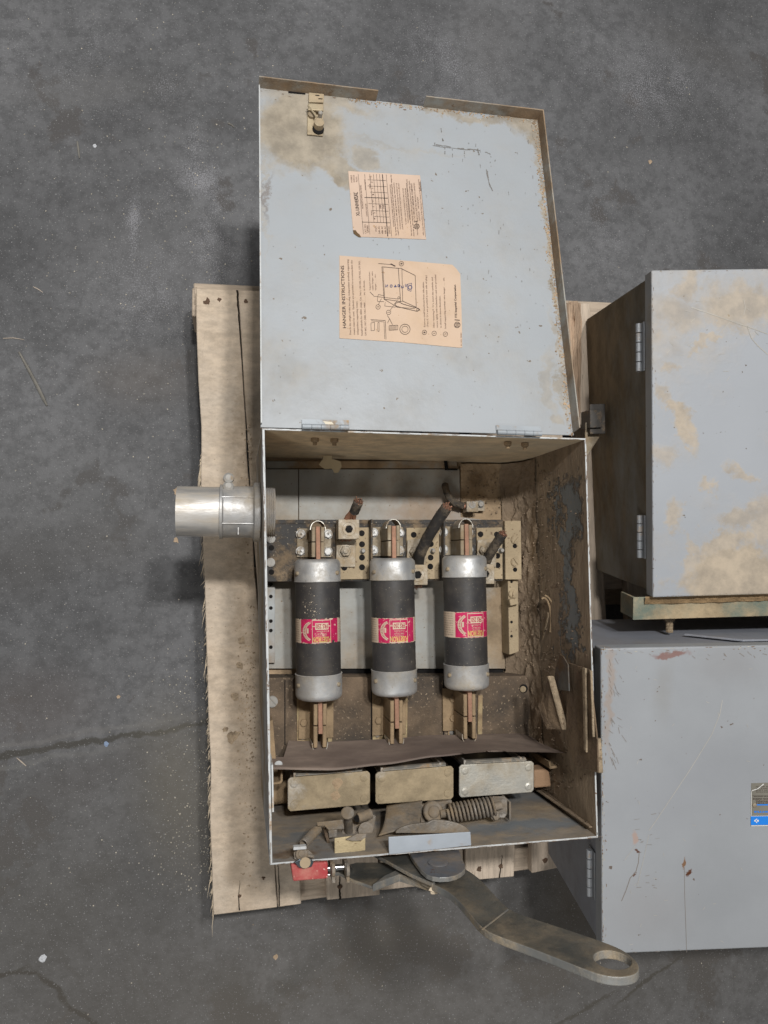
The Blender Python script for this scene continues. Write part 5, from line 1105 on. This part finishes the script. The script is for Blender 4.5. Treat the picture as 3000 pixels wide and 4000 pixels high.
# chipped paint along sheet edges
M_chp1 = mk('chip_rust', (.20, .14, .10), .85, bump=0); M_chp2 = mk('chip_primer', (.43, .41, .36), .7, bump=0)
def chips(fn, n, mats, parent, w=(.0006, .0035), d=(.0002, .0010), bias=3.2):
    m = MB()
    for _ in range(n):
        m.mi = random.randrange(2); u = random.random(); L = random.uniform(*w); dd = random.uniform(*d); off = random.random()**bias*.006; P = []
        for k in range(7):
            a = 2*PI*k/7; P.append(m.v(fn(u, L*math.cos(a)*random.uniform(.5, 1), off+dd*(1+math.sin(a)*random.uniform(.4, 1)))))
        m.face(P)
    o = m.build('paint_chips', mats, parent, recalc=False); o['kind'] = 'stuff'; return o
chips(lambda u, a, o: O2-Y2*(Lh2*u+a)+X2*(.0004+o)-N2*.0003, 150, [M_chp1, M_chp2], C2); chips(lambda u, a, o: O2-Y2*(Lh2-.0006-o)+X2*(u*.4+a)-N2*.0003, 90, [M_chp1, M_chp2], C2); chips(lambda u, a, o: O2-Y2*(.0006+o*.3)+X2*(u*.4+a)-N2*.0003, 40, [M_chp1, M_chp2], C2)
chips(lambda u, a, o: O1+Y1*(Lh1*u+a)+X1*(.0004+o)-N1*.0003, 80, [M_chp1, M_chp2], C1, d=(.0001, .0007)); chips(lambda u, a, o: O1+Y1*(.0006+o)+X1*(u*.35+a)-N1*.0003, 40, [M_chp1, M_chp2], C1, d=(.0001, .0007)); chips(lambda u, a, o: O1+Y1*(Lh1-.0006-o*.4)+X1*(u*.35+a)-N1*.0003, 50, [M_chp1, M_chp2], C1, d=(.0001, .0007))
def rimchips(p, q_, n, inn, nrm):
    chips(lambda u, a, o: p.lerp(q_, u)+(q_-p).normalized()*a+inn*min(.0021, .0002+o*.5)+Vector((0, 0, .0004)), n, [M_chp1, M_chp1], nrm, w=(.001, .009), d=(.0003, .001))
rimchips(D, C, 90, Vector((0, 1, 0)), w_bot); rimchips(A, D, 70, Vector((1, 0, 0)), w_left); rimchips(B, C, 45, Vector((-1, 0, 0)), w_right); rimchips(A, B, 30, Vector((0, -1, 0)), w_top)
chips(lambda u, a, o: c_tl.lerp(c_tr, u)+ex*a-ey*(o*1.5+.002)+en*.0004, 40, [M_chp1, M_chp2], lido); chips(lambda u, a, o: c_tr.lerp(c_br, u)+ey*a-ex*(o*2+.002)+en*.0004, 25, [M_chp1, M_chp2], lido)
# blue label on cabinet 2 (upside down in the picture)
f2 = lambda o: (lambda a, b: on_plane(a, b, O2-N2*o, N2))
M_foil = mk('foil_label', (.34, .32, .27), .35, .5, vs=30, va=.1, bump=.1); M_lblue = mk('label_blue', (.02, .22, .75), .4, va=.05, bump=0); M_lw = mk('label_white', (.7, .7, .68), .5, bump=0)
m = MB(); m.mi = 0; ff = f2(.0006); m.ext([ff(a, b) for a, b in ((2935, 3060), (3060, 3056), (3060, 3226), (2932, 3228))], N2*.0006)
m.mi = 1; g_ = f2(.0010); m.face([m.v(g_(a, b)) for a, b in ((2933, 3189), (3060, 3187), (3060, 3221), (2933, 3223))]); put_line(m, g_, (2955, 3144), (3060, 3143), 5)
m.mi = 2; put_line(m, g_, (2934, 3226), (3060, 3224), 3); put_line(m, g_, (2933, 3188), (3060, 3186), 1.5); put_line(m, g_, (2937, 3089), (2960, 3081), 3); put_line(m, g_, (2960, 3081), (2984, 3062), 3.5); put_line(m, g_, (2935, 3090), (2934, 3188), 2)
g2_ = f2(.0014); put_line(m, g2_, (2946, 3206), (2952, 3206), 6); put_line(m, g2_, (2951, 3204), (2957, 3198), 3); put_line(m, g2_, (2951, 3208), (2957, 3214), 3); put_line(m, g2_, (2957, 3206), (2964, 3206), 7)
def ut(st, x0, x1, y, cap, mi, bold=0.): m.mi = mi; put_text(m, g_, st, (x0, y), (x1-x0, 0), (0, 1), cap, bold)
ut('Systems', 3058, 2945, 3168, 10, 1, .02)
m.mi = 3; ut('INSTRUCTION', 3040, 2955, 3134, 6.5, 3, .02); ut('ADDITIONAL', 3030, 2951, 3127, 6, 3, .02); ut('INFORMATION INSIDE', 3060, 2941, 3118, 6, 3, .02); ut('DISCONNECT BEFORE SERVICING', 3060, 2945, 3110, 3.5, 3)
for k, s in enumerate(('DANGER VOLTAGE', 'TURN OFF LINE', 'POWER SUPPLY TO', 'HAZARD OF SHOCK')): ut(s, 3050, 2953, 3092-k*7, 4, 3)
put_line(m, g_, (2939, 3109), (3060, 3108), 1.2)
lb2 = m.build('foil_sticker', [M_foil, M_lblue, M_lw, M_ink], C2, recalc=False, label='silver and blue foil sticker')
MB().lathe(ff(2947, 3145), -N2, [(0, .0032), (.0012, .003), (.002, .0015)], 14).build('rivet', M_clip, lb2)
# dark holes and chips where the paint flaked
# ================================================================== FLOOR DEBRIS
M_stk = mk('stick_grey', (.20, .19, .17), .85, vs=40, va=.2, bump=.3); M_stp = mk('stick_pale', (.50, .43, .36), .85, vs=40, va=.15, bump=.3)
def stick(pts, r, m, name, lab):
    P = [U(a, b, r*.7) for a, b in pts]; mb = MB(); n = len(P); mb.tube(P, [r*.7]+[r]*(n-2)+[r*.5], 6, .25); o = mb.build(name, m, origin=P[0]); tag(o, lab, 'stick'); return o
stick([(74, 1375), (110, 1440), (150, 1515), (172, 1560), (184, 1585)], .0028, M_stk, 'wood_sliver', 'long thin grey wood sliver lying on the floor left of the pallet')
stick([(12, 1322), (50, 1320), (95, 1327)], .0011, M_stp, 'wood_sliver', 'thin pale splinter lying above the long grey sliver, at the left edge')
stick([(130, 1120), (150, 1130), (167, 1142)], .0010, M_stp, 'wood_sliver', 'tiny pale splinter lying on open floor above the other slivers')
stick([(302, 552), (306, 585), (310, 618)], .0020, M_stk, 'wood_sliver', 'short grey wood sliver on the floor left of the white powder')
stick([(890, 482), (905, 488), (915, 498)], .0016, M_stk, 'wood_sliver', 'little curled grey sliver on the floor just left of the raised lid')
stick([(65, 2960), (82, 2975), (102, 2992)], .0012, M_stp, 'wood_sliver', 'small pale splinter lying across the floor crack')
def chip(px, py, r, m, lab, name='debris_chip', cat='chip', flat=.35, **k):
    mb = MB(); c = U(px, py, r*flat*.5); mb.lump(c, r, .55, 2, flat); tag(mb.build(name, m, origin=c, **k), lab, cat)
M_chip = mk('chip_tan', (.48, .36, .25), .85, vs=60, va=.15, bump=.3); M_chw = mk('chip_white', (.62, .64, .68), .7, va=.1, bump=.2)
chip(691, 1918, .0055, M_chip, 'tan wood chip on the floor just above the conduit stub'); chip(688, 2110, .0042, M_chip, 'tan chip on the floor just below the conduit stub')
chip(165, 3745, .0055, M_chw, 'bright white chip on the floor near the bottom left corner'); chip(1076, 3738, .0042, M_chip, 'pale chip on the floor below the frayed pallet corner')
chip(2540, 632, .004, M_chip, 'pale flake on the floor above the upper right cabinet'); chip(415, 2905, .004, mk('chip_blue', (.25, .33, .48), .6, bump=0), 'small bluish chip lying in the floor crack')
chip(462, 2722, .003, M_chip, 'small round tan crumb on the floor above the crack'); chip(370, 570, .0035, M_chw, 'small white fleck on the floor right of the short grey sliver')
